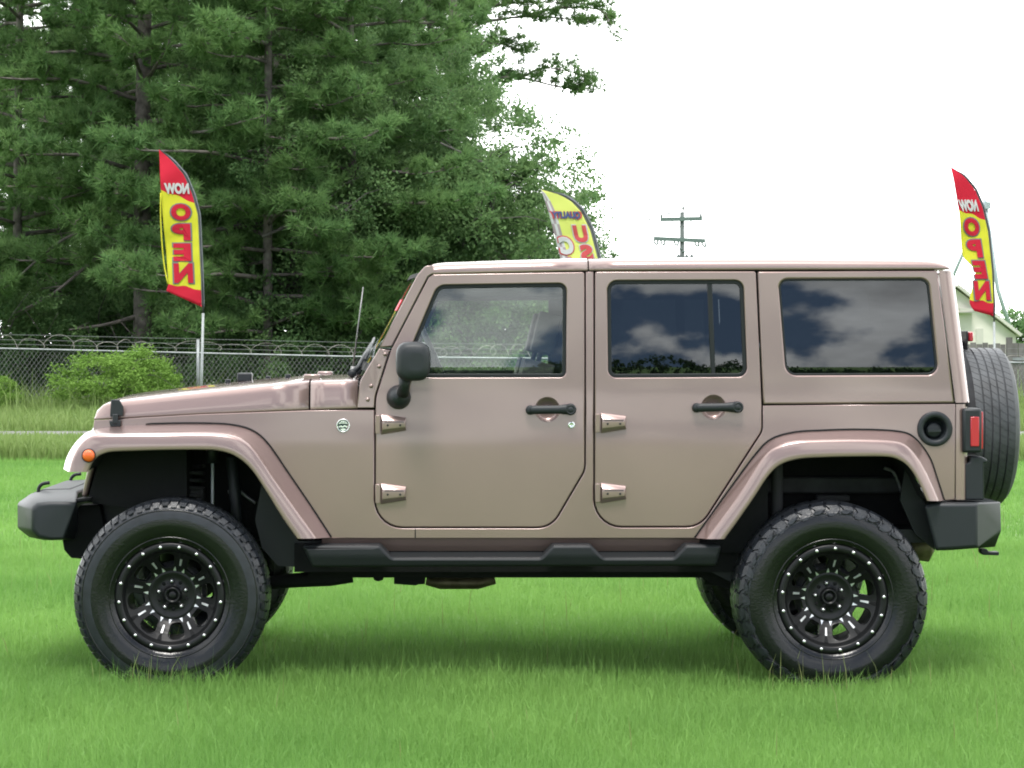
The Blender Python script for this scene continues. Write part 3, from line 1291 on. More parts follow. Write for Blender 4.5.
lt.sections([[lp(111, 399.5, o) for o in (-0.01,)] + [lp(119.5, 399.5, -0.01), lp(123.5, 407, -0.01), lp(123, 416, -0.01), lp(110, 416.5, -0.01), lp(110.5, 407, -0.01)],
             [lp(111, 399.5, 0.02), lp(119.5, 399.5, 0.02), lp(123.5, 407, 0.02), lp(123, 416, 0.02), lp(110, 416.5, 0.02), lp(110.5, 407, 0.02)]])
lt.sections([[lp(112.5, 414, -0.01), lp(118, 414, -0.01), lp(118, 424, -0.01), lp(112.5, 424, -0.01)],
             [lp(112.5, 414, 0.03), lp(118, 414, 0.03), lp(118, 424, 0.03), lp(112.5, 424, 0.03)]])
lt.sections([[lp(109, 421, -0.01), lp(121, 420, -0.01), lp(120.5, 426.5, -0.01), lp(110.5, 427, -0.01)],
             [lp(109, 421, 0.025), lp(121, 420, 0.025), lp(120.5, 426.5, 0.025), lp(110.5, 427, 0.025)]])
both('hood_latch', lt, M['plastic'], car, bevel=0.004, recalc=True)
ft = MB()
q = P(245, 379.6, -0.12)
ft.box(q.x - 0.035, q.x + 0.035, -0.16, -0.08, q.z - 0.012, q.z + 0.033)
ft.build('footman_loop', M['plastic'], car, bevel=0.008)
nz = MB()
for px, y in ((228, -0.2), (288, -0.25), (268, 0.2)):
    q = P(px, np.interp(px, [202, 238, 306], [385.2, 381.4, 376.2]), y)
    nz.box(q.x - 0.012, q.x + 0.012, y - 0.012, y + 0.012, q.z - 0.01, q.z + 0.016)
nz.build_each('washer_nozzle', M['plastic'], car, bevel=0.004)
hg = MB()
q = side(309.5, 377)
hg.box(q.x - 0.035, q.x + 0.04, -0.62, -0.56, P(309, 378, -0.6).z - 0.01, P(309, 374.2, -0.6).z)
both('hood_hinge', hg, M['paint'], car, bevel=0.006, recalc=True)
an = MB()
q = P(353, 374, 0.62)
an.tube([q, q + Vector((0, 0, 0.04))], [0.016, 0.011], 10)
an.tube([q + Vector((0, 0, 0.04)), P(363.2, 287, 0.62)], [0.0045, 0.003], 6)
an.build('antenna', M['steel'], car)

# --- grille
gr = MB()
gt, gb = P(94.5, 421, -0.60), P(78, 497, -0.60)
for y0, y1 in ((-0.60, 0.60),):
    gr.sections([[Vector((gt.x + 0.015, y, gt.z)), Vector((gb.x + 0.015, y, gb.z)), Vector((gb.x + 0.04, y, gb.z)), Vector((gt.x + 0.05, y, gt.z))] for y in (y0, y1)])
gk = MB()  # black box added behind the grille, its colour gives the gap's shade
gk.sections([[Vector((gt.x + 0.06, y, gt.z - 0.04)), Vector((gb.x + 0.045, y, gb.z - 0.02)), Vector((gb.x + 0.5, y, gb.z - 0.1)), Vector((gb.x + 0.5, y, gt.z - 0.04))] for y in (-0.615, 0.615)])
gk.build('grille_backing', M['liner'], car)
g_o = gr.build('grille', M['paint'], car, bevel=0.012)
slots = MB()
for k in range(7):
    y = (k - 3) * 0.088
    for t0, t1 in ((0.12, 0.66),):
        a, b = gt.lerp(gb, t0), gt.lerp(gb, t1)
        slots.sections([[Vector((a.x + 0.008, yy, a.z)), Vector((b.x + 0.008, yy, b.z)), Vector((b.x + 0.05, yy, b.z)), Vector((a.x + 0.05, yy, a.z))] for yy in (y - 0.026, y + 0.026)])
slots.build_each('grille_slot', M['liner'], g_o, bevel=0.004)
for s in (-1, 1):
    hd = MB()
    c = gt.lerp(gb, 0.33)
    vs, fs = [], []
    m_ = MB().lathe([(0, -0.035), (0.05, -0.03), (0.085, -0.012), (0.092, 0.0), (0.10, -0.006), (0.10, 0.02)], 32)
    mt_ = Matrix.Translation((c.x + 0.012, s * 0.44, c.z)) @ Matrix.Rotation(R_(-90), 4, 'Z')
    hd.merge(m_, mt_)
    hd.build('headlight', M['lamp'], car, recalc=True)

# --- turn signal and fender badge
ts = MB()
c = P(88.7, 455.6, -0.942)
ts.lathe([(0, -0.014), (0.014, -0.013), (0.024, -0.009), (0.0275, -0.003), (0.028, 0.02)], 28, c, 0, True)
ts.lathe([(0.028, -0.004), (0.0315, -0.003), (0.032, 0.02)], 28, c, 1, True)
both('turn_signal', ts, [M['amber'], M['trim']], car)
bd = MB()
c = side(343.2, 425.6)
r = 6.9 * (c.y + DC) / F
bd.lathe([(r * 0.80, -0.002), (r * 0.84, -0.005), (r * 0.96, -0.005), (r, 0.0), (r, 0.004)], 32, c, 0, True)
bd.lathe([(0, -0.002), (r * 0.80, -0.002)], 32, c, 1, False)
# emblem: lettered band over a ridge with a track
for pts in ([(-.62, .22), (-.5, .52), (-.2, .70), (.2, .70), (.5, .52), (.62, .22), (.3, .30), (-.3, .30)],
            [(-.66, -.12), (-.3, .02), (-.05, -.10), (.2, .08), (.66, -.10), (.6, -.30), (.2, -.16), (-.1, -.30), (-.4, -.20), (-.6, -.32)],
            [(-.45, -.50), (0, -.38), (.45, -.50), (.2, -.70), (-.2, -.70)]):
    bd.add([Vector((c.x + x * r, c.y - 0.0035, c.z + z * r)) for x, z in pts], [tuple(range(len(pts)))], 0)
vs, fs, tw, th = text_mesh('TRAIL RATED', 1.0, 0.01)
k = r * 1.0 / tw
bd.add([Vector((c.x + x * k, c.y - 0.0050, c.z + r * 0.47 + y * k * 1.6)) for x, y in vs], fs, 1)
bd.build('fender_badge', [M['silver'], M['badge']], car)

# --- mirror
mr_ = MB()
Ym = -0.93


def ring(cx, cy, w, h, Y, p=3.2, n=28, skew=0.0):
    out = []
    for i in range(n):
        a = 2 * math.pi * i / n
        ca, sa = math.cos(a), math.sin(a)
        x = math.copysign(abs(ca) ** (2 / p), ca)
        y = math.copysign(abs(sa) ** (2 / p), sa)
        out.append(P(cx + x * w / 2 + skew * y * h / 2, cy - y * h / 2, Y))
    return out


secs = [ring(413.5, 361, 26, 30, -0.80), ring(413, 361, 32, 37, -0.83), ring(412.8, 361.2, 34.5, 39.5, -0.90), ring(412.9, 361.3, 34.5, 39.5, -0.985),
        ring(413.6, 361.6, 32.5, 37.5, -1.015), ring(415.2, 362.0, 26, 30.5, -1.028), ring(416, 362, 14, 17, -1.031)]
mr_.sections(secs, 0, True)
neck = [ring(404.5, 381, 12, 6, -0.93, 2.4), ring(404, 387, 11, 6, -0.90, 2.4), ring(404, 393, 13, 8, -0.87, 2.2)]
nk = []
mr_.tube([P(405, 376, -0.91), P(404.3, 386, -0.90), P(403, 394, -0.87)], [0.030, 0.024, 0.028], 14)
cb = side(398.7, 397.2)
rb = 12.3 * (cb.y + DC - 0.05) / F
mr_.lathe([(0, -0.085), (rb * 0.35, -0.082), (rb * 0.62, -0.070), (rb * 0.82, -0.050), (rb * 0.93, -0.028), (rb, -0.008), (rb, 0.002)], 32, (cb.x, cb.y, cb.z), 0, True)
mirrors = both('door_mirror', mr_, M['plastic'], door1[0], door1[1], recalc=True)

# --- fuel filler and tail lamps
ff = MB()
c = side(934.7, 428.8)
r = 17.6 * (c.y + DC) / F
ff.lathe([(r, 0.002), (r, -0.006), (r * 0.95, -0.011), (r * 0.72, -0.011), (r * 0.66, -0.006), (r * 0.62, 0.004), (r * 0.58, 0.036), (0.0, 0.040)], 44, c, 0, True)
ff.lathe([(r * 0.44, 0.036), (r * 0.42, 0.018), (r * 0.36, 0.014), (0.0, 0.014)], 32, c + Vector((0, 0, -0.006)), 0, True)
ff.box(c.x - r * 0.36, c.x + r * 0.36, c.y + 0.002, c.y + 0.016, c.z - 0.014, c.z - 0.002)
ff.build('fuel_filler', M['plastic'], car)
xb = side(963.5, 430).x
tl = MB()
a, b = P(963.0, 408.3, -0.80), P(982.2, 452.8, -0.80)
tl.box(a.x, b.x, -0.80, -0.64, b.z, a.z)
t_near, t_far = both('tail_lamp', tl, M['plastic'], car, bevel=0.012, recalc=True)
lens = MB()
a2, b2 = P(970.6, 416.8, -0.803), P(979.2, 446.4, -0.803)
lens.box(a2.x, b2.x, -0.806, -0.78, b2.z, a2.z)
lens.box(b.x - 0.008, b.x + 0.008, -0.785, -0.66, b.z + 0.016, a.z - 0.016)
for i, q in enumerate((t_near, t_far)):
    (lens if i == 0 else lens.mirrored()).build('lens', M['red'], q, bevel=0.003)
lb = MB()
c0 = P(965, 333, -0.05)
lb.box(P(964.0, 333, -0.05).x, P(968.4, 333, -.05).x, -0.16, 0.16, P(0, 341.5, -0.05).z, P(0, 332.0, -0.05).z)
lb.build('third_brake_light', M['red'], car, bevel=0.006)
lbp = MB()
lbp.box(P(962.5, 333, -0.05).x, P(964.2, 333, -.05).x, -0.14, 0.14, P(0, 350, -0.05).z, P(0, 331.0, -0.05).z)
lbp.box(P(955, 333, -0.05).x, P(964.2, 333, -.05).x, -0.05, 0.05, P(0, 470, -0.05).z, P(0, 341.0, -0.05).z)
lbp.build('brake_light_post', M['plastic'], car, bevel=0.006)

# --- bumpers
fbm = MB()
S0 = [(17.6, 503), (30.5, 494), (43, 491.6), (60, 491), (78, 491), (78, 540), (44, 540.3), (29, 537), (17.6, 528)]
S1 = [(31, 507), (37, 502.5), (50, 501.0), (66, 501.0), (77.3, 501.6), (64, 539.3), (52, 540.3), (38, 538), (31, 530)]
S1b = [(33, 510), (38, 505), (50, 503.2), (66, 503.2), (76.5, 504), (64, 538.8), (52, 539.5), (39, 536.5), (33, 529)]


def sec_at(pts, Y, Yproj):
    return [Vector((P(x, y, Yproj).x, Y, P(x, y, Yproj).z)) for x, y in pts]


fbm.sections([sec_at(S1b, -0.715, -0.715), sec_at(S1, -0.700, -0.70), sec_at(S0, -0.47, -0.47), sec_at(S0, 0.47, -0.47), sec_at(S1, 0.70, -0.70), sec_at(S1b, 0.715, -0.715)])
fbm.build('front_bumper', M['plastic'], car, bevel=0.010, seg=3)
ftp = MB()
q0, q1 = P(45, 486, 0.0), P(82, 486, 0.0)
ftp.sections([[Vector((q0.x, y, P(45, 491.0, -.2).z)), Vector((q0.x + 0.05, y, P(45, 484.6, 0).z)), Vector((q1.x, y, P(82, 484.0, 0).z)), Vector((q1.x, y, P(45, 493, -.2).z))] for y in (-0.36, 0.36)])
ftp.build('bumper_top_cover', M['plastic'], car, bevel=0.010)
for y in (-0.40, 0.36):
    hk = MB()
    o_ = P(39, 492.5, -0.40)
    dx = 0.0 if y < 0 else 0.03
    hk.tube(spline([(o_.x + dx, y, o_.z - 0.02), (o_.x + dx - 0.002, y, o_.z + 0.018), (o_.x + dx + 0.016, y, o_.z + 0.040), (o_.x + dx + 0.05, y, o_.z + 0.046)], 10), 0.0085, 8)
    hk.build('tow_hook', M['trim'], car)
fr_ = MB()
slab(fr_, [(62, 538), (80, 505), (100, 505), (110, 560), (82, 559), (71, 558), (64, 550)], -0.52, -0.42)
slab(fr_, [(62, 538), (80, 505), (100, 505), (110, 560), (82, 559), (71, 558), (64, 550)], 0.38, 0.48)
slab(fr_, [(64, 501), (92, 497), (91, 500.5), (64, 505.5)], -0.66, -0.50)
fr_.build_each('frame_horn', M['liner'], car, bevel=0.006)
rb_ = MB()
T0 = [(923.6, 505), (935, 502.5), (979, 502.5), (979, 547.8), (948, 550.4), (935, 550.8)]
T0b = [(926, 507.5), (936, 505.0), (977, 505.0), (977, 546.0), (948, 548.2), (937, 548.6)]
T1 = [(945, 503), (955, 501.8), (1000.6, 501.8), (1001.4, 530.5), (995.5, 546.8), (948, 547.6)]
rb_.sections([sec_at(T0b, -0.875, -0.875), sec_at(T0, -0.86, -0.86), sec_at(T1, -0.70, -0.70), sec_at(T1, 0.70, -0.70), sec_at(T0, 0.86, -0.86), sec_at(T0b, 0.875, -0.875)])
rb_.build('rear_bumper', M['plastic'], car, bevel=0.012, seg=3)
rh_ = MB()
slab(rh_, [(981, 549), (987, 549), (989, 552), (999.5, 552), (999, 555.5), (983, 555), (981, 553)], -0.46, -0.40)
rh_.build('tow_hook', M['trim'], car, bevel=0.003)
bk = MB()
slab(bk, [(965, 464), (970, 462), (971, 456.5), (982, 456.5), (988, 460), (987, 463.5), (984, 463), (984.5, 500), (965, 500)], -0.77, -0.60)
both('bumper_bracket', bk, M['plastic'], car, bevel=0.008, recalc=True)

# --- side step and underbody
ss = MB()
YS = -0.90
outl = [(301.5, 545.6, 2), (380, 545.2, 5), (392, 557.6, 6), (541, 557.6, 6), (553, 545.2, 5), (591, 545.0, 5), (603.5, 557.6, 6), (674, 557.6, 6), (686, 545.0, 5),
        (722, 544.8, 3), (717, 566, 4), (312, 567.5, 4)]
panel(ss, fillet(outl, 4), thick=0.12, bev=0.014, yfun=lambda x, z: YS + max(0, 0.03 * (0.60 - z) / 0.1), tosurf=lambda x, y: P(x, y, YS), mi_back=0, zstep=0.012)
for a_, b_ in ((390, 543), (601, 676)):
    q0, q1 = P(a_, 557.0, YS + 0.014), P(b_, 557.0, YS + 0.014)
    z2 = P(a_, 552.0, -0.775).z
    n_ = int((b_ - a_) / 4.2)
    ss.sections([[Vector((q0.x, YS + 0.014, q0.z - 0.004)), Vector((q0.x, -0.775, z2)), Vector((q0.x, -0.775, z2 - 0.04))],
                 [Vector((q1.x, YS + 0.014, q1.z - 0.004)), Vector((q1.x, -0.775, z2)), Vector((q1.x, -0.775, z2 - 0.04))]], 1)
    for k in range(0):
        t = (k + 0.5) / n_
        x = q0.x + (q1.x - q0.x) * t
        ss.add([(x - 0.006, YS + 0.02, q0.z + 0.001), (x + 0.006, YS + 0.02, q0.z + 0.001), (x + 0.006, -0.79, z2 + 0.002), (x - 0.006, -0.79, z2 + 0.002),
                (x - 0.006, YS + 0.02, q0.z - 0.008), (x + 0.006, YS + 0.02, q0.z - 0.008), (x + 0.006, -0.79, z2 - 0.008), (x - 0.006, -0.79, z2 - 0.008)],
               [(0, 1, 2, 3), (0, 1, 5, 4), (2, 3, 7, 6), (0, 3, 7, 4), (1, 2, 6, 5)], 1)
both('side_step', ss, [M['trim'], M['trim']], car, recalc=True)

ub = MB()
zA, zB = P(0, 566, -0.6).z, P(0, 577.2, -0.5).z
xa, xb2 = P(296, 570, -0.6).x, P(735, 570, -0.6).x
ub.box(xa, xb2, -0.72, 0.72, zB + 0.045, 0.64)
ub.box(xa + 0.05, xb2, -0.52, -0.42, zB, zB + 0.12)
ub.box(xa + 0.05, xb2, 0.42, 0.52, zB, zB + 0.12)
slab(ub, [(394, 574), (425, 574), (425, 584), (418, 584.5), (416, 585.5), (394, 584)], -0.45, 0.45)
slab(ub, [(372, 574), (384, 574), (383, 580), (378, 581.5), (374, 580)], -0.42, -0.30)
ub.build_each('underbody', M['liner'], car)
arm = MB()
arm.tube([P(262, 583, -0.46), P(300, 580, -0.46), P(330, 577.5, -0.46), P(352, 574, -0.46)], [0.030, 0.034, 0.040, 0.04], 10)
arm.tube([P(262, 583, 0.46), P(300, 580, 0.46), P(330, 577.5, 0.46), P(352, 574, 0.46)], [0.030, 0.034, 0.040, 0.04], 10)
slab(arm, [(310, 570), (347, 570), (344, 580), (330, 584), (312, 582)], -0.50, -0.42)
slab(arm, [(684, 566), (742, 566), (742, 588), (730, 589.5), (712, 584), (694, 572)], -0.60, -0.44)
slab(arm, [(684, 566), (742, 566), (742, 588), (730, 589.5), (712, 584), (694, 572)], 0.44, 0.60)
arm.tube([P(705, 578, -0.46), P(820, 592, -0.46)], 0.03, 8)
arm.tube([P(705, 578, 0.46), P(820, 592, 0.46)], 0.03, 8)
arm.build_each('suspension_arm', M['liner'], car)
ax = MB()
for X in (XF, XR):
    ax.tube([(X, -0.72, 0.42), (X, -0.2, 0.42), (X, 0.2, 0.42), (X, 0.72, 0.42)], 0.042, 12)
    ax.lathe([(0.0, -0.12), (0.09, -0.11), (0.125, -0.03), (0.125, 0.03), (0.09, 0.11), (0, 0.12)], 18, (X + 0.0, 0.15, 0.42))
ax.build_each('axle', M['liner'], car)
ex = MB()
ex.tube([P(426, 581, 0.2), P(440, 583, 0.2), P(478, 583, 0.2), P(495, 579, 0.2)], [0.02, 0.03, 0.03, 0.025], 10)
ex.tube([P(905, 540, -0.35), P(908, 544, -0.35), P(928, 546, -0.35), P(932, 544, -0.35)], [0.04, 0.07, 0.075, 0.03], 14)
ex.tube([P(930, 541, -0.3), P(990, 541, -0.28)], 0.028, 10)
ex.build_each('exhaust', M['exhaust'], car)
sh_ = MB()
for s in (-1, 1):
    sh_.tube([P(212.6, 462, -0.52) * 1, P(212.4, 525, -0.52)], 0.007, 8, 0)
    sh_.tube([P(212.6, 440, -0.52), P(212.4, 463, -0.52)], 0.03, 10, 1)
    break
sh_.tube([P(168, 470, -0.44), P(172, 560, -0.44)], 0.055, 14, 1)
sh_.box(P(132, 0, -.36).x, P(176, 0, -.36).x, -0.42, -0.36, P(0, 482, -.36).z, P(0, 452, -.36).z, 1)
sh_.box(P(95, 0, -.36).x, P(130, 0, -.36).x, -0.44, -0.36, P(0, 530, -.36).z, P(0, 470, -.36).z, 1)
sh_.tube([P(232, 455, -0.6), P(238, 530, -0.50), P(240, 560, -0.46)], 0.028, 10, 1)
sh_.build_each('shock_absorber', [M['rod'], M['trim']], car)
# brackets, hoses and rails half seen in the wheel arches
fr2 = MB()
fr2.box(P(748, 0, -.38).x, P(912, 0, -.38).x, -0.42, -0.36, P(0, 493, -.38).z, P(0, 477, -.38).z)
fr2.box(P(816, 0, -.45).x, P(850, 0, -.45).x, -0.46, -0.40, P(0, 502, -.45).z, P(0, 495, -.45).z)
fr2.box(P(160, 0, -.38).x, P(205, 0, -.38).x, -0.46, -0.36, P(0, 503, -.38).z, P(0, 488, -.38).z)
fr2.box(P(140, 0, -.38).x, P(180, 0, -.38).x, -0.40, -0.34, P(0, 472, -.38).z, P(0, 458, -.38).z)
fr2.build_each('chassis_bracket', M['grime'], car, bevel=0.01)
for pts in ([(112, 494), (119, 490), (126, 491), (131, 497), (134, 506)], [(228, 492), (238, 490), (247, 497), (256, 503)], [(884, 468), (893, 472), (899, 484), (903, 497)]):
    ho = MB()
    ho.tube(spline([tuple(P(x, y, -0.45)) for x, y in pts], 14), 0.008, 8)
    ho.build('brake_hose', M['steel'], car)
cs_ = MB()
cs_.tube([(P(190, 0, -.42).x + 0.065 * math.cos(a), -0.42 + 0.065 * math.sin(a), P(0, 466, -.42).z - 0.035 * a / (2 * math.pi)) for a in np.linspace(0, 10 * math.pi, 100)], 0.009, 6)
cs_.build('coil_spring', M['grime'], car)
spf = MB()
slab(spf, [(262, 482), (298, 541), (322, 541), (322, 568), (278, 566), (262, 548), (255, 520)], -0.70, -0.68)
both('splash_guard', spf, M['trim'], car, recalc=True)
spr = MB()
slab(spr, [(724, 541), (700, 541), (700, 566), (742, 588), (752, 560), (748, 520)], -0.70, -0.68)
slab(spr, [(905, 470), (926, 505), (935, 550), (915, 534), (900, 500)], -0.72, -0.70)
for q_ in spr.islands():
    both('splash_guard', q_, M['trim'], car, recalc=True)

# --- cabin
it = MB()
it.box(side(380, 500).x, side(940, 500).x, -0.68, 0.68, 0.64, 0.70)
cabin = it.build('cabin_floor', M['trim'], car)
ds = MB()
zs = side(400, 378).z
ds.sections([[Vector((side(378, 380).x, y, zs - 0.5)), Vector((side(372, 380).x, y, zs - 0.02)), Vector((side(398, 380).x, y, zs + 0.03)), Vector((side(412, 380).x, y, zs - 0.03)),
              Vector((side(414, 380).x, y, zs - 0.5))] for y in (-0.70, 0.70)])
dash = ds.build('dashboard', M['trim'], car, bevel=0.02)
sw = MB()
cxs = P(437, 362, -0.36)
pts = []
for i in range(33):
    a = 2 * math.pi * i / 32
    v = Vector((0, math.cos(a) * 0.19, math.sin(a) * 0.19))
    v = Matrix.Rotation(R_(-24), 3, 'Y') @ v
    pts.append(cxs + v)
sw.tube(pts, 0.013, 8, cap=False)
for a in (0.2, math.pi - 0.2, -math.pi / 2):
    v = Matrix.Rotation(R_(-24), 3, 'Y') @ Vector((0, math.cos(a) * 0.19, math.sin(a) * 0.19))
    sw.tube([cxs, cxs + v], 0.014, 6)
sw.tube([cxs, cxs + Vector((-0.22, 0, -0.10))], [0.05, 0.03], 10)
sw.build('steering_wheel', M['trim'], car)


def seat(x, y, w, bench=False):
    """cushion, raked backrest and head restraint"""
    t = MB()
    zc = 0.98
    t.box(x - 0.26, x + 0.26, y - w / 2, y + w / 2, 0.72, zc)
    mt = Matrix.Translation((x + 0.22, y, zc - 0.06)) @ Matrix.Rotation(R_(14), 4, 'Y')
    t.box(-0.07, 0.07, -w / 2, w / 2, 0.0, 0.56, 0, mt)
    for yy in ((0,) if not bench else (-0.34, 0.34)):
        t.box(-0.05, 0.05, yy - 0.13, yy + 0.13, 0.60, 0.79, 0, mt)
        t.box(-0.01, 0.01, yy - 0.06, yy - 0.045, 0.5, 0.66, 0, mt)
        t.box(-0.01, 0.01, yy + 0.045, yy + 0.06, 0.5, 0.66, 0, mt)
    t.build('seat', M['seat'], car, bevel=0.035, seg=3)


fx = P(552, 380, -0.36).x - 0.42
seat(fx, -0.36, 0.50)
seat(fx, 0.36, 0.50)
seat(P(745, 380, 0).x - 0.42, 0.0, 1.15, True)
rbar = MB()
for xx in (P(592, 0, -.6).x, P(775, 0, -.6).x):
    rbar.tube(spline([(xx, -0.66, 0.68), (xx, -0.66, 1.55), (xx, -0.60, 1.80), (xx, 0.0, 1.83), (xx, 0.60, 1.80), (xx, 0.66, 1.55), (xx, 0.66, 0.68)], 40), 0.028, 8)
for s in (-1, 1):
    rbar.tube([(P(432, 0, -.6).x, s * 0.60, 1.79), (P(775, 0, -.6).x, s * 0.60, 1.80)], 0.026, 8)
rbar.build_each('roll_bar', M['seat'], car)

# --- wheels
R_T = 0.438


def interp_prof(prof, n=60):
    pr = np.array(prof)
    d = np.concatenate([[0], np.cumsum(np.linalg.norm(np.diff(pr, axis=0), axis=1))])
    t = np.linspace(0, d[-1], n)
    return [(float(np.interp(x, d, pr[:, 0])), float(np.interp(x, d, pr[:, 1]))) for x in t]


SIDEWALL = [(0.236, -0.118), (0.246, -0.134), (0.262, -0.142), (0.290, -0.151), (0.325, -0.1565), (0.355, -0.156), (0.380, -0.152), (0.400, -0.146), (0.414, -0.138),
            (0.424, -0.126), (0.429, -0.110)]


def block(mb, stations, c, mi, h=0.008, sink=0.004):
    """a tread block: stations of (r, y, theta0, theta1, nr, ny) with the outward normal in the r-y plane"""
    top, bot = [], []
    for r, y, t0, t1, nr, ny in stations:
        row_t, row_b = [], []
        for t in np.linspace(t0, t1, 3):
            for row, e in ((row_t, h), (row_b, -sink)):
                rr, yy = r + nr * e, y + ny * e
                row.append((c[0] + rr * math.cos(t), c[1] + yy, c[2] + rr * math.sin(t)))
        top.append(row_t)
        bot.append(row_b)
    k = 3
    n = len(stations)
    vs = [p for r in top for p in r] + [p for r in bot for p in r]
    o = n * k
    fs = []
    for a in range(n - 1):
        for i in range(k - 1):
            fs.append((a * k + i, a * k + i + 1, (a + 1) * k + i + 1, (a + 1) * k + i))
        fs.append((a * k, (a + 1) * k, o + (a + 1) * k, o + a * k))
        fs.append((a * k + k - 1, o + a * k + k - 1, o + (a + 1) * k + k - 1, (a + 1) * k + k - 1))
    for i in range(k - 1):
        fs.append((i, o + i, o + i + 1, i + 1))
        b = (n - 1) * k
        fs.append((b + i, b + i + 1, o + b + i + 1, o + b + i))
    mb.add(vs, fs, mi, False)


def tyre_mesh(kind):
    k_ = 0.977 if kind == 'front' else 0.950
    t = tyre_raw(kind)
    out = []
    for x, y, z in t.v:
        r = math.hypot(x, z)
        f = (0.24 + (r - 0.24) * k_) / r
        out.append((x * f, y, z * f))
    t.v = out
    return t


def tyre_raw(kind):
    mb = MB()
    prof = SIDEWALL + [(0.430, -0.06), (0.430, 0.06)] + [(r, -y) for r, y in reversed(SIDEWALL)]
    c = (0, 0, 0)
    ip = interp_prof(prof, 90)
    mb.lathe(ip, 128, c, 0, True)
    band = 0.352 if kind == 'front' else 0.384
    nf = len(ip) - 1
    for i in range(len(mb.f)):
        if max(ip[i % nf][0], ip[i % nf + 1][0]) > band:
            mb.mi[i] = 1
    # moulded rings on the sidewall
    for r0, y0 in ((0.268, -0.1450), (0.392, -0.1495)):
        mb.lathe([(r0 - 0.004, y0 + 0.002), (r0 - 0.002, y0 - 0.0016), (r0 + 0.002, y0 - 0.0012), (r0 + 0.004, y0 + 0.003)], 128, c, 0, True)
    rnd = random.Random(5 if kind == 'front' else 9)
    for s in (1, -1):
        if kind == 'rear':
            n = 40
            p = 2 * math.pi / n
            for k in range(n):
                a = k * p + (0.5 * p if s < 0 else 0)
                deep = 0.378 if k % 2 == 0 else 0.391
                w = p * 0.40
                zig = p * 0.16
                st = [(0.430, -0.068 * s, a - w + zig, a + w * 0.8 + zig, 1, 0), (0.430, -0.098 * s, a - w - zig * .4, a + w - zig * .4, 0.95, -0.3 * s),
                      (0.423, -0.128 * s, a - w + zig * .6, a + w + zig * .6, 0.6, -0.8 * s), (0.409, -0.142 * s, a - w * .95 - zig * .3, a + w * .7 - zig * .3, 0.35, -0.93 * s),
                      (deep + 0.012, -0.151 * s, a - w * .9 + zig * .7, a + w * .8 + zig * .7, 0.2, -0.98 * s), (deep, -0.1535 * s, a - w * .3 + zig, a + w * .5 + zig, 0.15, -0.99 * s)]
                block(mb, st, c, 1, 0.0085)
                # slanted sidewall biter between the shoulders
                b = a + p * 0.5
                st2 = [(0.416, -0.137 * s, b - p * .06, b + p * .05, 0.4, -0.9 * s), (0.400, -0.147 * s, b - p * .13, b - p * .01, 0.25, -0.96 * s), (0.386, -0.152 * s, b - p * .05, b + p * .08, 0.2, -0.98 * s)]
                block(mb, st2, c, 1, 0.006)
        else:
            n = 66
            p = 2 * math.pi / n
            for k in range(n):
                a = k * p + (0.5 * p if s < 0 else 0)
                w = p * 0.40
                deep = 0.404 if k % 2 == 0 else 0.411
                st = [(0.430, -0.070 * s, a - w, a + w, 1, 0), (0.430, -0.100 * s, a - w - p * .1, a + w - p * .1, 0.95, -0.3 * s),
                      (0.424, -0.126 * s, a - w, a + w, 0.65, -0.75 * s), (deep, -0.1435 * s, a - w * .75 + p * .06, a + w * .75 + p * .06, 0.3, -0.95 * s)]
                block(mb, st, c, 1, 0.0075)
    n = 40 if kind == 'rear' else 50
    p = 2 * math.pi / n
    for k in range(n):
        for j, y in enumerate((-0.040, 0.0, 0.040)):
            a = k * p + (j % 2) * p * 0.5
            z = p * 0.18
            st = [(0.430, y - 0.016, a - p * .38 + z, a + p * .38 + z, 1, 0), (0.430, y, a - p * .40 - z, a + p * .40 - z, 1, 0), (0.430, y + 0.016, a - p * .38 + z, a + p * .38 + z, 1, 0)]
            block(mb, st, c, 1, 0.0085)
    if kind == 'front':
        vs, fs, tw, th = text_mesh('LESTAR', 1.0, 0.012)
        k = 0.036 / th
        out = []
        r0 = 0.334
        for x, y in vs:
            a = R_(148) - (x * k * 1.25) / r0
            rr = r0 + y * k
            out.append((rr * math.cos(a), -0.1582 + 0.0, rr * math.sin(a)))
        mb.add(out, fs, 0, False)
    return mb


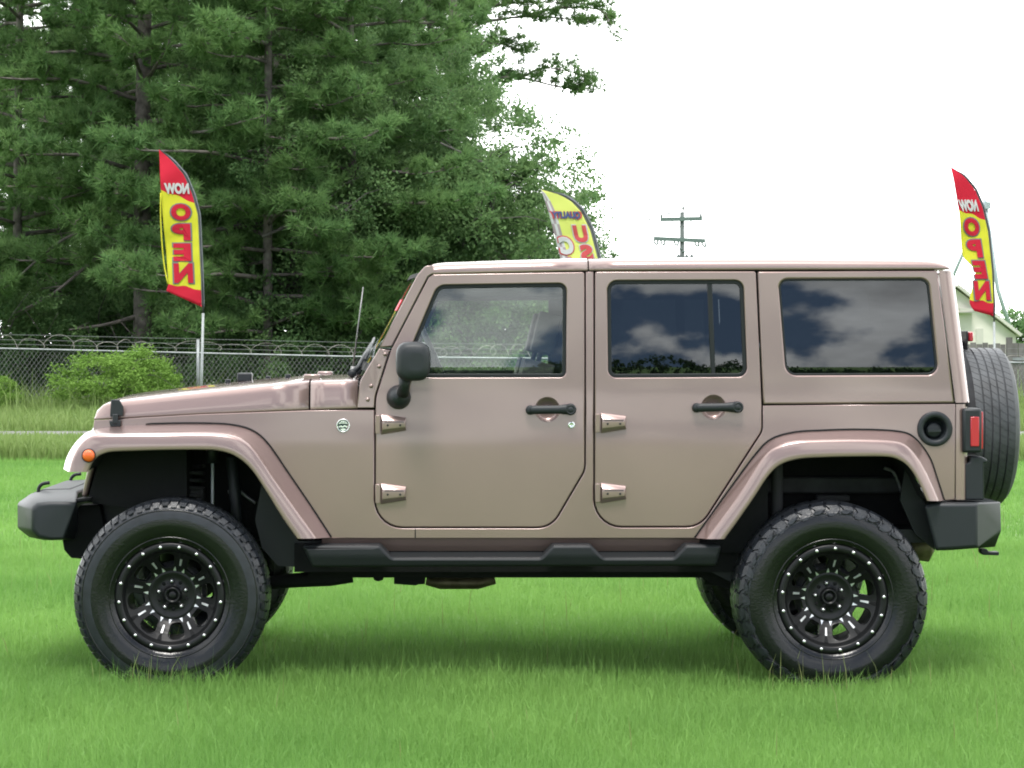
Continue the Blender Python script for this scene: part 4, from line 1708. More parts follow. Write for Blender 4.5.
def rim_mesh():
    mb = MB()
    c = (0, 0, 0)
    # bolted ring, stepped barrel
    mb.lathe([(0.238, -0.112), (0.244, -0.126), (0.243, -0.133), (0.236, -0.137), (0.216, -0.137), (0.211, -0.132), (0.208, -0.112), (0.200, -0.104), (0.197, -0.08), (0.193, -0.02),
              (0.190, 0.08), (0.205, 0.11), (0.236, 0.118)], 96, c, 0, True)
    mb.lathe([(0.240, 0.118), (0.210, 0.118), (0.200, 0.08), (0.202, -0.05), (0.240, -0.112)], 64, c, 0, True)
    for k in range(17):
        a = 2 * math.pi * k / 17 + R_(9.7)
        mb.lathe([(0, -0.009), (0.0052, -0.0085), (0.0078, -0.005), (0.0082, 0.002)], 10, (0.2265 * math.cos(a), -0.137, 0.2265 * math.sin(a)), 1, True)
    # hub disc and centre cap
    mb.lathe([(0.0, -0.040), (0.012, -0.040), (0.020, -0.036), (0.021, -0.030), (0.024, -0.030), (0.027, -0.046), (0.034, -0.046), (0.038, -0.036), (0.042, -0.026), (0.086, -0.026), (0.096, -0.031),
              (0.108, -0.031), (0.116, -0.024), (0.118, 0.02), (0.0, 0.02)], 64, c, 0, True)
    for k in range(10):
        a = 2 * math.pi * k / 10 + R_(108)
        q = (0.0635 * math.cos(a), -0.026, 0.0635 * math.sin(a))
        if k % 2 == 0:
            mb.lathe([(0, -0.019), (0.0060, -0.018), (0.0095, -0.006), (0.0105, 0.0)], 10, q, 1, True)
            mb.lathe([(0.0095, -0.001), (0.0135, -0.001)], 14, q, 2, True)
        else:
            mb.lathe([(0, -0.001), (0.0085, -0.001), (0.0085, 0.0)], 14, q, 2, True)

    def bar(r0, a0, r1, a1, w0, w1, y0, y1, dep, mi=0):
        p0 = Vector((r0 * math.cos(a0), y0, r0 * math.sin(a0)))
        p1 = Vector((r1 * math.cos(a1), y1, r1 * math.sin(a1)))
        t = Vector((p1.x - p0.x, 0, p1.z - p0.z)).normalized()
        n_ = Vector((-t.z, 0, t.x))
        secs = []
        for p, w in ((p0, w0), (p1, w1)):
            secs.append([p + n_ * w / 2 + Vector((0, 0.003, 0)), p + n_ * w * 0.32 - Vector((0, 0.001, 0)), p - n_ * w * 0.32 - Vector((0, 0.001, 0)), p - n_ * w / 2 + Vector((0, 0.003, 0)),
                         p - n_ * w / 2 + Vector((0, dep, 0)), p + n_ * w / 2 + Vector((0, dep, 0))])
        mb.sections(secs, mi)
    # spoked face: a dished disc pierced by eight rounded windows
    def dish(x, z):
        r = math.hypot(x, z)
        return float(np.interp(r, [0.09, 0.118, 0.150, 0.190, 0.207], [-0.027, -0.032, -0.056, -0.094, -0.110]))
    ring_ = [(0.2065 * math.cos(a), 0.2065 * math.sin(a)) for a in np.linspace(0, 2 * math.pi, 96, endpoint=False)]
    win = []
    for k in range(8):
        a = 2 * math.pi * (k + 0.5) / 8 + R_(90)
        loc_ = fillet([(-0.021, 0.128, 0.012), (0.021, 0.128, 0.012), (0.039, 0.176, 0.020), (0.020, 0.193, 0.03), (-0.020, 0.193, 0.03), (-0.039, 0.176, 0.020)], 5)
        win.append([(r * math.cos(a) - t * math.sin(a), r * math.sin(a) + t * math.cos(a)) for t, r in loc_])
    hubhole = [(0.104 * math.cos(a), 0.104 * math.sin(a)) for a in np.linspace(0, 2 * math.pi, 64, endpoint=False)]
    panel(mb, ring_, win + [hubhole], bev=0.004, thick=0.034, yfun=dish, mi=0, mi_back=0, tosurf=lambda x, y: Vector((x, 0, y)), zstep=0.008)
    for k in range(8):
        a = 2 * math.pi * k / 8 + R_(90)
        # milled slot along each spoke, bright chamfers at its foot
        bar(0.137, a, 0.170, a, 0.0085, 0.0120, dish(0.137, 0) - 0.003, dish(0.170, 0) - 0.003, 0.01, 3)
        bar(0.172, a, 0.198, a, 0.0100, 0.0240, dish(0.172, 0) - 0.0015, dish(0.198, 0) - 0.0015, 0.01, 2)
        for s in (-1, 1):
            q = a + s * R_(10.0)
            pr = [(0.110, q + R_(3.4)), (0.110, q - R_(3.4)), (0.130, q - s * R_(1.0))]
            y_ = -0.0345
            mb.add([(r * math.cos(t), y_ - (0.008 if r > 0.12 else 0), r * math.sin(t)) for r, t in pr] + [(r * math.cos(t), y_ + 0.012, r * math.sin(t)) for r, t in pr],
                   [(0, 1, 2), (3, 4, 5), (0, 1, 4, 3), (1, 2, 5, 4), (2, 0, 3, 5)], 3)
    # brake disc behind
    mb.lathe([(0.05, 0.055), (0.145, 0.055), (0.145, 0.075), (0.05, 0.075)], 48, c, 4, True, closed=True)
    mb.lathe([(0.0, 0.02), (0.07, 0.02), (0.07, 0.09), (0.0, 0.09)], 24, c, 2, True)
    return mb


rim_src = rim_mesh()
for kind, X in (('front', XF), ('rear', XR)):
    tm = tyre_mesh(kind)
    for s in (-1, 1):
        zw = 0.418 if kind == 'front' else 0.410
        w = empty('wheel', (X, s * 0.80, zw), car)
        turn = R_(7 if kind == 'front' else 19) * (1 if s < 0 else -1)
        spin = Matrix.Rotation(R_(15 if kind == 'front' else 7), 4, 'Y')
        base = Matrix.Translation((X, s * 0.80, zw)) @ (Matrix.Identity(4) if s < 0 else Matrix.Rotation(math.pi, 4, 'Z'))
        a = MB().merge(tm, base)
        a.build('tyre', [M['rubber'], M['tread'], M['tread']], w, recalc=True)
        b = MB().merge(rim_src, base @ spin)
        b.build('rim', [M['rimblack'], M['silver'], M['liner'], M['milled'], M['steel']], w, recalc=True)

# --- spare wheel on the tailgate
sp = MB()
SPR = 0.377
hw = 0.122
prof = [(0.21, -hw + 0.012), (0.24, -hw - 0.004), (0.29, -hw - 0.006), (0.335, -hw), (0.358, -hw + 0.012), (0.367, -hw + 0.026)]
ribs = []
edges = [-0.094, -0.058, -0.052, -0.020, -0.014, 0.014, 0.020, 0.052, 0.058, 0.094]
for i in range(0, 10, 2):
    y0, y1 = edges[i], edges[i + 1]
    ribs += [(SPR - 0.008, y0 - 0.001), (SPR - 0.001 - 0.02 * abs(y0) ** 2 * 10, y0 + 0.001), (SPR - 0.001 - 0.02 * abs(y1) ** 2 * 10, y1 - 0.001), (SPR - 0.008, y1 + 0.001)]
pr = prof + ribs + [(r, -y) for r, y in reversed(prof)]
m0 = MB().lathe(pr, 120, (0, 0, 0), 0, True)
nb = 62
for k in range(nb):
    for i in range(0, 10, 2):
        y0, y1 = edges[i] + 0.0015, edges[i + 1] - 0.0015
        ym = (y0 + y1) / 2
        a = 2 * math.pi * (k + (0.5 if i % 4 else 0)) / nb
        w = 2 * math.pi / nb * 0.465
        r0, r1 = SPR - 0.003 - 0.2 * y0 * y0, SPR - 0.003 - 0.2 * y1 * y1
        sh2 = 2 * math.pi / nb * 0.28
        block(m0, [(r0, y0, a - w + sh2, a + w + sh2, 1, 0), (SPR - 0.003 - 0.2 * ym * ym, ym, a - w, a + w, 1, 0), (r1, y1, a - w - sh2, a + w - sh2, 1, 0)], (0, 0, 0), 0, 0.0045)
xs_c = (P(1002.0, 0, 0).x) - 0.115
zc = P(0, 426.0, 0).z
mt = Matrix.Translation((xs_c, 0.0, zc)) @ Matrix.Rotation(R_(90), 4, 'Z')
spo = empty('spare_wheel', (xs_c, 0, zc), car)
MB().merge(m0, mt).build('tyre', [M['worn']], spo, recalc=True)
r2 = MB()
r2.lathe([(0.215, -0.10), (0.205, -0.09), (0.19, -0.05), (0.10, -0.06), (0.0, -0.065), (0.0, 0.05), (0.19, 0.06), (0.215, 0.10)], 48, (0, 0, 0), 0, True)
MB().merge(r2, mt).build('rim', M['rimblack'], spo, recalc=True)
car_mount = MB()
car_mount.box(side(955, 430).x + 0.03, xs_c - 0.05, -0.12, 0.12, zc - 0.12, zc + 0.12)
car_mount.build('spare_carrier', M['liner'], car, bevel=0.01)

# ------------------------------------------------------------------ flags
def lerp(a, b, t):
    return a + (b - a) * t


def feather_flag(label, d, left, right, outer, rows, colours, letters, pole_bottom, checker=None, cord=None, band_cols=14, amp=0.045):
    """cloth on a bent pole; rows = list of (y on the left edge, y on the right edge), colours = material per band"""
    Y = d - DC
    root = empty('feather_flag', (P(outer[-1][0], outer[-1][1], Y).x, Y, 0))
    tag(root, label, 'flag', 'advertising flags along the road')

    def xi(tab, y):
        return float(np.interp(y, [p[1] for p in tab], [p[0] for p in tab]))
    x_lo, x_hi = min(p[0] for p in left), max(p[0] for p in outer)

    def wave(px, py):
        u = (px - x_lo) / (x_hi - x_lo)
        return amp * (1 - u) * math.sin(py * 0.055 + u * 2.2) + amp * 0.4 * (1 - u) * math.sin(py * 0.13 + u * 4) + 0.003 * math.sin(py * 0.34 + u * 7) * (0.4 + u)

    def pt(px, py, out=0.0):
        q = P(px, py, Y)
        return Vector((q.x, Y + wave(px, py) - out, q.z))
    mats, mb = [M['f_red'], M['f_yellow'], M['f_white'], M['f_grey'], M['f_mauve'], M['f_blue'], M['f_pale'], M['f_pinkred']], MB()
    for b in range(len(rows) - 1):
        (l0, r0), (l1, r1) = rows[b], rows[b + 1]
        nr = max(2, int(max(l1 - l0, r1 - r0) / 4))
        grid = []
        for i in range(nr + 1):
            yl, yr = lerp(l0, l1, i / nr), lerp(r0, r1, i / nr)
            row = []
            for j in range(band_cols + 1):
                u = j / band_cols
                y = lerp(yl, yr, u)
                wob = 1.2 * math.sin(u * 9) * (1 if 0 < b and i == 0 or (b < len(rows) - 2 and i == nr) else 0)
                row.append(pt(lerp(xi(left, yl), xi(right, yr), u), y + wob * math.sin(math.pi * u)))
            grid.append(row)
        vs = [p for r in grid for p in r]
        k = band_cols + 1
        for i in range(nr):
            for j in range(band_cols):
                mi = colours[b]
                if checker and j < checker:
                    mi = 4 if ((i // 3) + (j // max(1, checker // 2))) % 2 else 2
                mb.add([vs[i * k + j], vs[i * k + j + 1], vs[(i + 1) * k + j + 1], vs[(i + 1) * k + j]], [(0, 1, 2, 3)], mi, True)
    # pole sleeve along the bent edge
    ys = np.linspace(rows[0][1], rows[-1][1], 40)
    sl = [[pt(xi(right, y), y) for y in ys], [pt(xi(outer, y), y, 0.0) for y in ys]]
    mb.loft(sl, 3, True)
    for word, cx, cy, w, h, mi, slant, back in letters:
        vs, fs, tw, th = text_mesh(word, 1.0, 0.06)
        for m_, e, fatx, fatz in ([(back, 0.010, 1.16, 1.12)] if back is not None else []) + [(mi, 0.019, 1.0, 1.0)]:
            for sgn in (1, -1):
                out = []
                for x, y in vs:
                    px = cx - x / tw * w * fatx + slant * (-y / th * h)
                    py = cy - y / th * h * fatz
                    out.append(pt(px, py, e * sgn))
                mb.add(out, fs, m_, False)
    cl = mb.build('banner', mats, root, recalc=False, weld=True)
    sol = cl.modifiers.new('cloth', 'SOLIDIFY')
    sol.thickness = 0.004
    po = MB()
    edge = [pt(lerp(xi(right, y), xi(outer, y), 0.5), y, -0.003) for y in np.linspace(rows[0][1] + 0.5, rows[-1][1], 24)]
    foot = Vector((root.location.x, Y, 0))
    last = edge[-1]
    po.tube(edge + [last + Vector((0, 0, -0.15))], [0.008] * 20 + [0.012] * 5, 8, 0)
    po.tube([last + Vector((0, 0, -0.10)), Vector((lerp(last.x, P(pole_bottom[0], pole_bottom[1], Y).x, 1.0), Y, 0.0))], [0.020, 0.022], 10, 1)
    po.build('pole', [M['trim'], M['galv']], root)
    if cord:
        co = MB()
        co.tube(spline([pt(x, y, 0.0) for x, y in cord], 16), 0.012, 6)
        co.build('cord', M['f_yellow'], root)
    return root


O0 = [(158.6, 149), (173.8, 158.6), (187.4, 173.8), (195.8, 194), (200.9, 214.5), (203.8, 275), (204.6, 309)]
R0 = [(158.6, 149), (171, 160), (184, 175), (192.3, 195), (197.8, 215), (200.6, 275), (201.8, 308)]
feather_flag('mirrored red and yellow open flag standing in front of the left pines', 38.0,
             [(158.6, 149), (161.2, 191), (163.5, 225), (168.6, 284), (166.3, 291)], R0, O0,
             [(149, 149), (190, 203), (284, 290), (291, 307)], [0, 1, 0],
             [('NOW', 177.0, 188.6, 24.5, 11.0, 2, 0.10, None), ('O', 181.0, 212.2, 19.5, 16.5, 0, 0.05, 3), ('P', 181.3, 232.0, 18.5, 16.5, 0, 0.05, 3),
              ('E', 182.2, 252.2, 18.0, 17.5, 0, 0.05, 3), ('N', 183.6, 273.2, 19.0, 19.5, 0, 0.05, 3)], (200.0, 441),
             cord=[(161, 193), (161.0, 225), (163.5, 262), (168, 284)])
O1 = [(950.7, 167), (965, 175), (977, 188.5), (985, 207), (990.5, 231), (994, 270), (995.6, 304), (995.2, 317.5)]
R1 = [(950.7, 167), (963.5, 176.5), (974.8, 190), (982.6, 208), (988, 231.5), (991.8, 270), (993.5, 304), (993.2, 317)]
feather_flag('red and yellow open flag with torn lower edge behind the spare wheel', 40.0,
             [(950.7, 167), (954.5, 189), (959, 213), (962.8, 255), (964.5, 259), (972, 266), (975.6, 273), (973.3, 283), (969, 299), (969.6, 306), (974, 310)], R1, O1,
             [(167, 167), (210, 220), (300, 303), (311, 316)], [0, 1, 0],
             [('NOW', 968.0, 205.6, 18.5, 12.0, 2, 0.28, None), ('O', 971.6, 227.0, 15.0, 18.0, 0, 0.15, 3), ('P', 974.6, 248.5, 14.0, 18.0, 0, 0.15, 3),
              ('E', 979.5, 269.8, 12.5, 18.0, 0, 0.20, 3), ('N', 981.8, 290.6, 15.5, 19.0, 0, 0.10, 3)], (995.4, 432))
O2 = [(540.8, 189.6), (559, 191.6), (572.7, 197.8), (584.8, 209.3), (594.5, 229), (601.5, 258), (605, 290), (607, 340)]
R2 = [(540.8, 189.6), (557, 193.8), (570, 200.4), (581, 211.5), (590.2, 230), (597.5, 258), (601, 290), (603, 338)]
feather_flag('yellow used car flag with checkered edge rising behind the suv roof', 40.0,
             [(540.8, 189.6), (549.3, 215), (560.3, 258), (566, 290), (570, 330)], R2, O2,
             [(189.6, 189.6), (330, 338)], [6],
             [('QUALITY', 566.0, 215.6, 28, 8.0, 5, 0.15, 7), ('U', 580.6, 233.8, 13.5, 17.0, 7, 0.22, 2), ('S', 586.6, 252.8, 12.5, 16.5, 7, 0.2, 2), ('E', 590.5, 272, 12, 16, 7, 0.15, 2),
              ('D', 593.0, 291, 12, 16, 7, 0.12, 2), ('C', 566.4, 245.5, 14.0, 18.0, 2, 0.22, 7), ('A', 571, 266, 14, 17, 2, 0.2, 7), ('R', 575, 287, 14, 17, 2, 0.15, 7), ('S', 578, 308, 14, 17, 2, 0.12, 7)],
             (606, 434), checker=3)

# ------------------------------------------------------------------ chain link fence
FD = 52.0
FY = FD - DC


def fence_top(px):
    return float(np.interp(px, [-200, 0, 344, 700, 1060], [346.5, 348.5, 356.5, 360, 363]))


fence = empty('chain_link_fence', (P(400, 348, FY).x, FY, 0))
tag(fence, 'chain link fence topped with barbed wire and a loose razor coil beside the road', 'fence')
pxs = np.arange(-180, 1100, 20)
rail = [Vector((P(x, fence_top(x), FY).x, FY, P(x, fence_top(x), FY).z)) for x in pxs]
MB().tube(rail, 0.022, 8).build('top_rail', M['galv'], fence)


def rail_z(x):
    return float(np.interp(x, [p.x for p in rail], [p.z for p in rail]))


lk = MB()
x0, x1 = rail[0].x, rail[-1].x
step = 0.102
n = int((x1 - x0) / step)
wr = 0.0040
for k in range(-14, n):
    for s in (1, -1):
        xa_ = x0 + k * step
        h = rail_z(xa_) - 0.02
        run = h * 0.72
        a = Vector((xa_ if s > 0 else xa_ + run, FY - 0.004 * s, 0.02))
        b = Vector((xa_ + run if s > 0 else xa_, FY - 0.004 * s, h))
        if a.x < x0 or b.x > x1 or a.x > x1 or b.x < x0:
            continue
        lk.tube([a, b], wr, 3, 0, False, cap=False)
lk.build('chain_link_mesh', M['wire'], fence, recalc=False)
for px in np.arange(-2, 1060, 200):
    x = P(px, 0, FY).x
    po = MB()
    z = rail_z(x)
    big = abs(px - 198) < 2
    po.tube([(x, FY + 0.01, 0), (x, FY + 0.01, z + (0.30 if big else 0.13))], 0.038 if big else 0.026, 10)
    po.build('fence_post', M['galv'], fence)
for k, dz in enumerate((0.10, 0.20, 0.31)):
    bw = MB()
    pts = []
    for x in np.arange(x0, x1, 1.45):
        pts.append((x, FY, rail_z(x) + dz))
        pts.append((x + 0.72, FY, rail_z(x) + dz - 0.012))
    bw.tube(pts, 0.0065, 4, 0, False)
    bw.build('barbed_wire', M['wire'], fence, recalc=False)
rz = MB()
rc = random.Random(13)
pts = []
x = x0
r_a, off_a = 0.13, 0.0
while x < x1 - 1.0:
    pitch, r_b, off_b = rc.uniform(0.26, 0.80), rc.uniform(0.06, 0.165), rc.uniform(-0.05, 0.05)
    lean_ = rc.uniform(0.02, 0.17)
    for k in range(24):
        u = k / 24
        r = lerp(r_a, r_b, u)
        xx = x + pitch * u + lean_ * math.sin(2 * math.pi * u)
        pts.append((xx, FY + 0.05 + r * math.sin(2 * math.pi * u), rail_z(xx) + 0.145 + lerp(off_a, off_b, u) + r * math.cos(2 * math.pi * u)))
    x += pitch
    r_a, off_a = r_b, off_b
rz.tube(pts, 0.0045, 4, 0, False)
rz.build('razor_coil', M['razor'], fence, recalc=False)

# grey board fence at the right
bf = empty('board_fence', (P(1000, 0, 44).x, 44, 0))
tag(bf, 'weathered grey upright board fence in front of the concrete shed', 'fence')
bx = MB()
rb_r = random.Random(4)
X = P(944, 0, 44).x
xe = P(1110, 0, 44).x
while X < xe:
    w = rb_r.uniform(0.11, 0.15)
    top_ = 1.58 + rb_r.uniform(-0.03, 0.03)
    bx.box(X, X + w - 0.012, 44 + rb_r.uniform(-0.01, 0.01), 44.03, 0.0, top_)
    X += w
bx.build('board_panel', M['wood'], bf)
rr_ = MB()
for z in (0.35, 1.18):
    rr_.box(P(944, 0, 44).x, xe, 43.93, 43.985, z, z + 0.07)
rr_.build('rail', M['galv'], bf)
for px in (958, 1009, 1060, 1105):
    pp = MB()
    x = P(px, 0, 44).x
    pp.box(x - 0.06, x + 0.06, 43.90, 44.05, 0, 1.72)
    pp.build('fence_post', M['wood'], bf)

# ------------------------------------------------------------------ utility pole
ud = 200.0
UY = ud - DC
up = empty('utility_pole', (P(682.1, 345, UY).x, UY, 0))
tag(up, 'wooden utility pole with two crossarms far beyond the suv roof', 'utility pole')
ux = up.location.x


def U(px, py, y=0.0):
    q = P(px, py, UY)
    return Vector((q.x, UY + y, q.z))


MB().tube([(ux, UY, 0), (ux, UY, U(0, 212).z)], [0.25, 0.19], 12).build('pole', M['polewood'], up)
for (xa_, ya, xb_, yb) in ((660, 219.6, 702, 218.8), (653.5, 238.6, 705, 241)):
    a, b = U(xa_, ya, -0.2), U(xb_, yb, -0.2)
    m_ = MB()
    m_.sections([[p + Vector((0, s * 0.12, t * 0.17)) for s, t in ((-1, -1), (1, -1), (1, 1), (-1, 1))] for p in (a, b)])
    m_.build('crossarm', M['armwood'], up)
for px, py in ((661, 219.4), (700.6, 219), (682.9, 211.8)):
    q = U(px, py, -0.2)
    MB().tube([q, q + Vector((0, 0, 0.15)), q + Vector((0, 0, 0.2)), q + Vector((0, 0, 0.45))], [0.05, 0.05, 0.11, 0.08], 8).build('insulator', M['polewood'], up)
for px in (653.5, 660.5, 674, 694.5, 701.5):
    q = U(px, 239.5 + (px - 653) * 0.045, -0.2)
    i_ = MB()
    i_.tube(spline([q, q + Vector((0.08, 0, -0.30)), q + Vector((0.30, 0, -0.42)), q + Vector((0.34, 0, -0.1))], 12), 0.075, 6)
    i_.build('insulator', M['armwood'], up)
for px in (678, 686.4, 691.5):
    q = U(px, 258, -0.25)
    MB().tube([q + Vector((0, 0, -0.9)), q + Vector((0, 0, -0.85)), q + Vector((0, 0, 0.1)), q + Vector((0, 0, 0.15)), q + Vector((0, 0, 0.30))], [0.22, 0.26, 0.26, 0.14, 0.08], 12).build('transformer', M['polewood'], up)
br = MB()
br.tube([U(670.2, 220.4, -0.2), U(681, 227.5, -0.1)], 0.025, 5)
br.tube([U(692.5, 220, -0.2), U(683, 227.5, -0.1)], 0.025, 5)
br.tube([U(676, 248.3, -0.2), U(682, 249.5, -0.2)], 0.06, 5)
br.tube([U(682, 252, -0.2), U(688, 251.6, -0.2)], 0.06, 5)
br.build('brace', M['armwood'], up)
si = MB()
si.tube([U(646.5, 220.8), U(649.5, 219.3), U(652.5, 218)], [0.03, 0.08, 0.03], 6)
si.tube([U(665.5, 215.4), U(668.5, 213.8), U(671.5, 212.3)], [0.03, 0.08, 0.03], 6)
si.tube([U(560, 258), U(649.5, 219.3), U(661, 214.3)], 0.006, 4)
si.tube([U(560, 262), U(668.5, 213.8), U(682.5, 207.5)], 0.006, 4)
si.build('power_line', M['polewood'], up)

# ------------------------------------------------------------------ shed and grain spouts at the right edge
sd = 95.0
SY = sd - DC


def S(px, py, y=0.0):
    q = P(px, py, SY)
    return Vector((q.x, SY + y, q.z))


shed = empty('concrete_shed', (S(955, 0).x, SY, 0))
tag(shed, 'pale stained concrete shed with sloping roof behind the board fence', 'shed')
wl = MB()
g = [S(892, 345), S(892, 336), S(955, 288), S(1016, 335.5), S(1016, 345)]
g[0].z = 0
g[4].z = 0
wl.sections([g, [p + Vector((0, 14, 0)) for p in g]])
wl.build('wall', M['concrete'], shed)
rfm = MB()
for a, b in ((S(889, 338.5), S(955.2, 286.6)), (S(955.2, 286.6), S(1019, 336.5))):
    k = (b - a).normalized()
    nrm = Vector((-k.z, 0, k.x)) * 0.12
    rfm.sections([[a, b, b + nrm, a + nrm], [p + Vector((0, 14.6, 0)) for p in (a, b, b + nrm, a + nrm)]])
for v in rfm.v:
    pass
ro = rfm.build('roof', M['roofmetal'], shed)
ro.location.y -= 0.3
rl = MB()
rl.box(S(957, 0).x, S(972, 0).x, SY - 0.5, SY - 0.36, S(0, 311).z, S(0, 308.5).z)
rl.box(S(957, 0).x, S(972, 0).x, SY - 0.46, SY, S(0, 313).z, S(0, 312).z)
rl.build('ledge', M['roofmetal'], shed)
wn = MB()
wn.box(S(976, 0).x, S(983, 0).x, SY - 0.05, SY + 0.1, 0.0, 2.2)
wn.build('door', M['roofmetal'], shed)
ge = empty('grain_spout', (S(984, 0).x, SY + 25, 0))
tag(ge, 'blue grey spout pipes forming an inverted V above the shed behind the right flag', 'grain spout')


def G(px, py):
    return P(px, py, SY + 25)


pi_ = MB()
pi_.tube([G(985, 203), G(968, 242), G(940, 306)], 0.09, 10)
pi_.build('pipe', M['bluesteel'], ge)
pi_ = MB()
pi_.tube([G(985, 203), G(998, 290), G(1013, 338)], 0.11, 10)
pi_.build('pipe', M['bluesteel'], ge)
pi_ = MB()
a_, b_ = G(965, 262), G(968.5, 262)
for q in (a_, b_):
    pi_.tube([(q.x, SY + 25, 0), (q.x, SY + 25, q.z)], 0.03, 5)
for z in np.arange(0.5, a_.z, 0.35):
    pi_.tube([(a_.x, SY + 25, z), (b_.x, SY + 25, z)], 0.02, 4)
pi_.build('ladder', M['galv'], ge)
pi_ = MB()
q = G(985, 203)
pi_.tube([(q.x, SY + 25, 0), (q.x, SY + 25, q.z + 0.2)], 0.10, 8)
pi_.box(q.x - 0.05, q.x + 0.25, SY + 24.8, SY + 25.2, q.z - 0.3, q.z + 0.05)
pi_.build('mast', M['bluesteel'], ge)

# ------------------------------------------------------------------ trees
def leaf_quads(centres, radii, per, size, rng, up=0.35, flat=0.75):
    """rhombic leaves scattered through clumps"""
    n = len(centres) * per
    c = np.repeat(centres, per, axis=0)
    r = np.repeat(radii, per)[:, None]
    g = rng.normal(size=(n, 3))
    g /= np.linalg.norm(g, axis=1)[:, None]
    g *= rng.random((n, 1)) ** 0.7
    g[:, 2] *= flat
    p = c + g * r
    u = rng.normal(size=(n, 3))
    u[:, 2] -= 0.3
    u /= np.linalg.norm(u, axis=1)[:, None]
    nn = rng.normal(size=(n, 3)) * 0.8
    nn[:, 2] += up
    v = np.cross(u, nn)
    v /= np.maximum(np.linalg.norm(v, axis=1), 1e-6)[:, None]
    L = size * (0.7 + 0.6 * rng.random((n, 1)))
    V = np.stack([p - u * L * 0.5, p + v * L * 0.27, p + u * L * 0.5, p - v * L * 0.27], axis=1)
    return V.reshape(-1, 3)


def oak_meshes(seed, rx, rz, zc, nclump=280, per=170, size=0.125, hole=0.35, trunk_r=0.22, ymul=0.85, clump_r=(0.45, 0.95), squash=None):
    rng = np.random.default_rng(seed)
    wood = MB()
    top = Vector((rng.normal() * 0.3, rng.normal() * 0.3, zc + rz * 0.5))
    tr = spline([(0, 0, -0.1), (0.05, 0.05, zc * 0.3), (top.x * 0.5, top.y * 0.5, zc * 0.7), tuple(top)], 14)
    wood.tube(tr, list(np.linspace(trunk_r, trunk_r * 0.25, 14)), 10)
    limbs = [Vector(p) for p in tr[4:]]
    for k in range(11):
        a = 2 * math.pi * k / 11 + rng.normal() * 0.3
        t = rng.uniform(0.15, 0.75)
        b = Vector(tr[int(3 + t * 9)])
        e = Vector((math.cos(a) * rx * rng.uniform(0.6, 0.92), math.sin(a) * rx * ymul * rng.uniform(0.6, 0.92), min(max(b.z + rng.uniform(-0.5, 2.2), zc - rz * .8), zc + rz * .8)))
        m = b.lerp(e, 0.5) + Vector((rng.normal() * .3, rng.normal() * .3, rng.uniform(0.0, 0.9)))
        pl = spline([tuple(b), tuple(m), tuple(e)], 9)
        wood.tube(pl, list(np.linspace(trunk_r * 0.42, min(0.03, trunk_r * 0.12), 9)), 6)
        limbs += [Vector(p) for p in pl[2:]]
    cs, rs = [], []
    ph = rng.random(3) * 10
    LP = np.array([tuple(l) for l in limbs])
    tries = 0
    while len(cs) < nclump and tries < nclump * 30:
        tries += 1
        g = rng.normal(size=3)
        g /= np.linalg.norm(g)
        rad = rng.random() ** 0.4
        p = np.array([g[0] * rx, g[1] * rx * ymul, g[2] * rz]) * rad
        if math.sin(p[0] * 1.1 + ph[0]) * math.sin(p[1] * 1.0 + ph[1]) + math.sin(p[2] * 1.4 + p[0] * 0.7 + ph[2]) < -1.25 + hole * 2.0 * rad:
            continue
        p[2] += zc
        if p[2] < 0.6:
            continue
        cs.append(p)
        rs.append(rng.uniform(*clump_r))
    cs = np.array(cs)
    for p in cs[::(2 if trunk_r > 0.1 else 7)]:
        i = np.argmin(np.linalg.norm(LP - p, axis=1) + 0.6 * np.maximum(0, LP[:, 2] - p[2]))
        a = limbs[i]
        e = Vector(p)
        if (e - a).length > 1.5:
            continue
        m = a.lerp(e, 0.5) + Vector((0, 0, 0.12))
        wood.tube([a, m, e], [0.02 * trunk_r / 0.22, 0.014 * trunk_r / 0.22, 0.006], 4, 0, True, cap=False)
    V = leaf_quads(cs, np.array(rs), per, size, rng)
    return wood, V


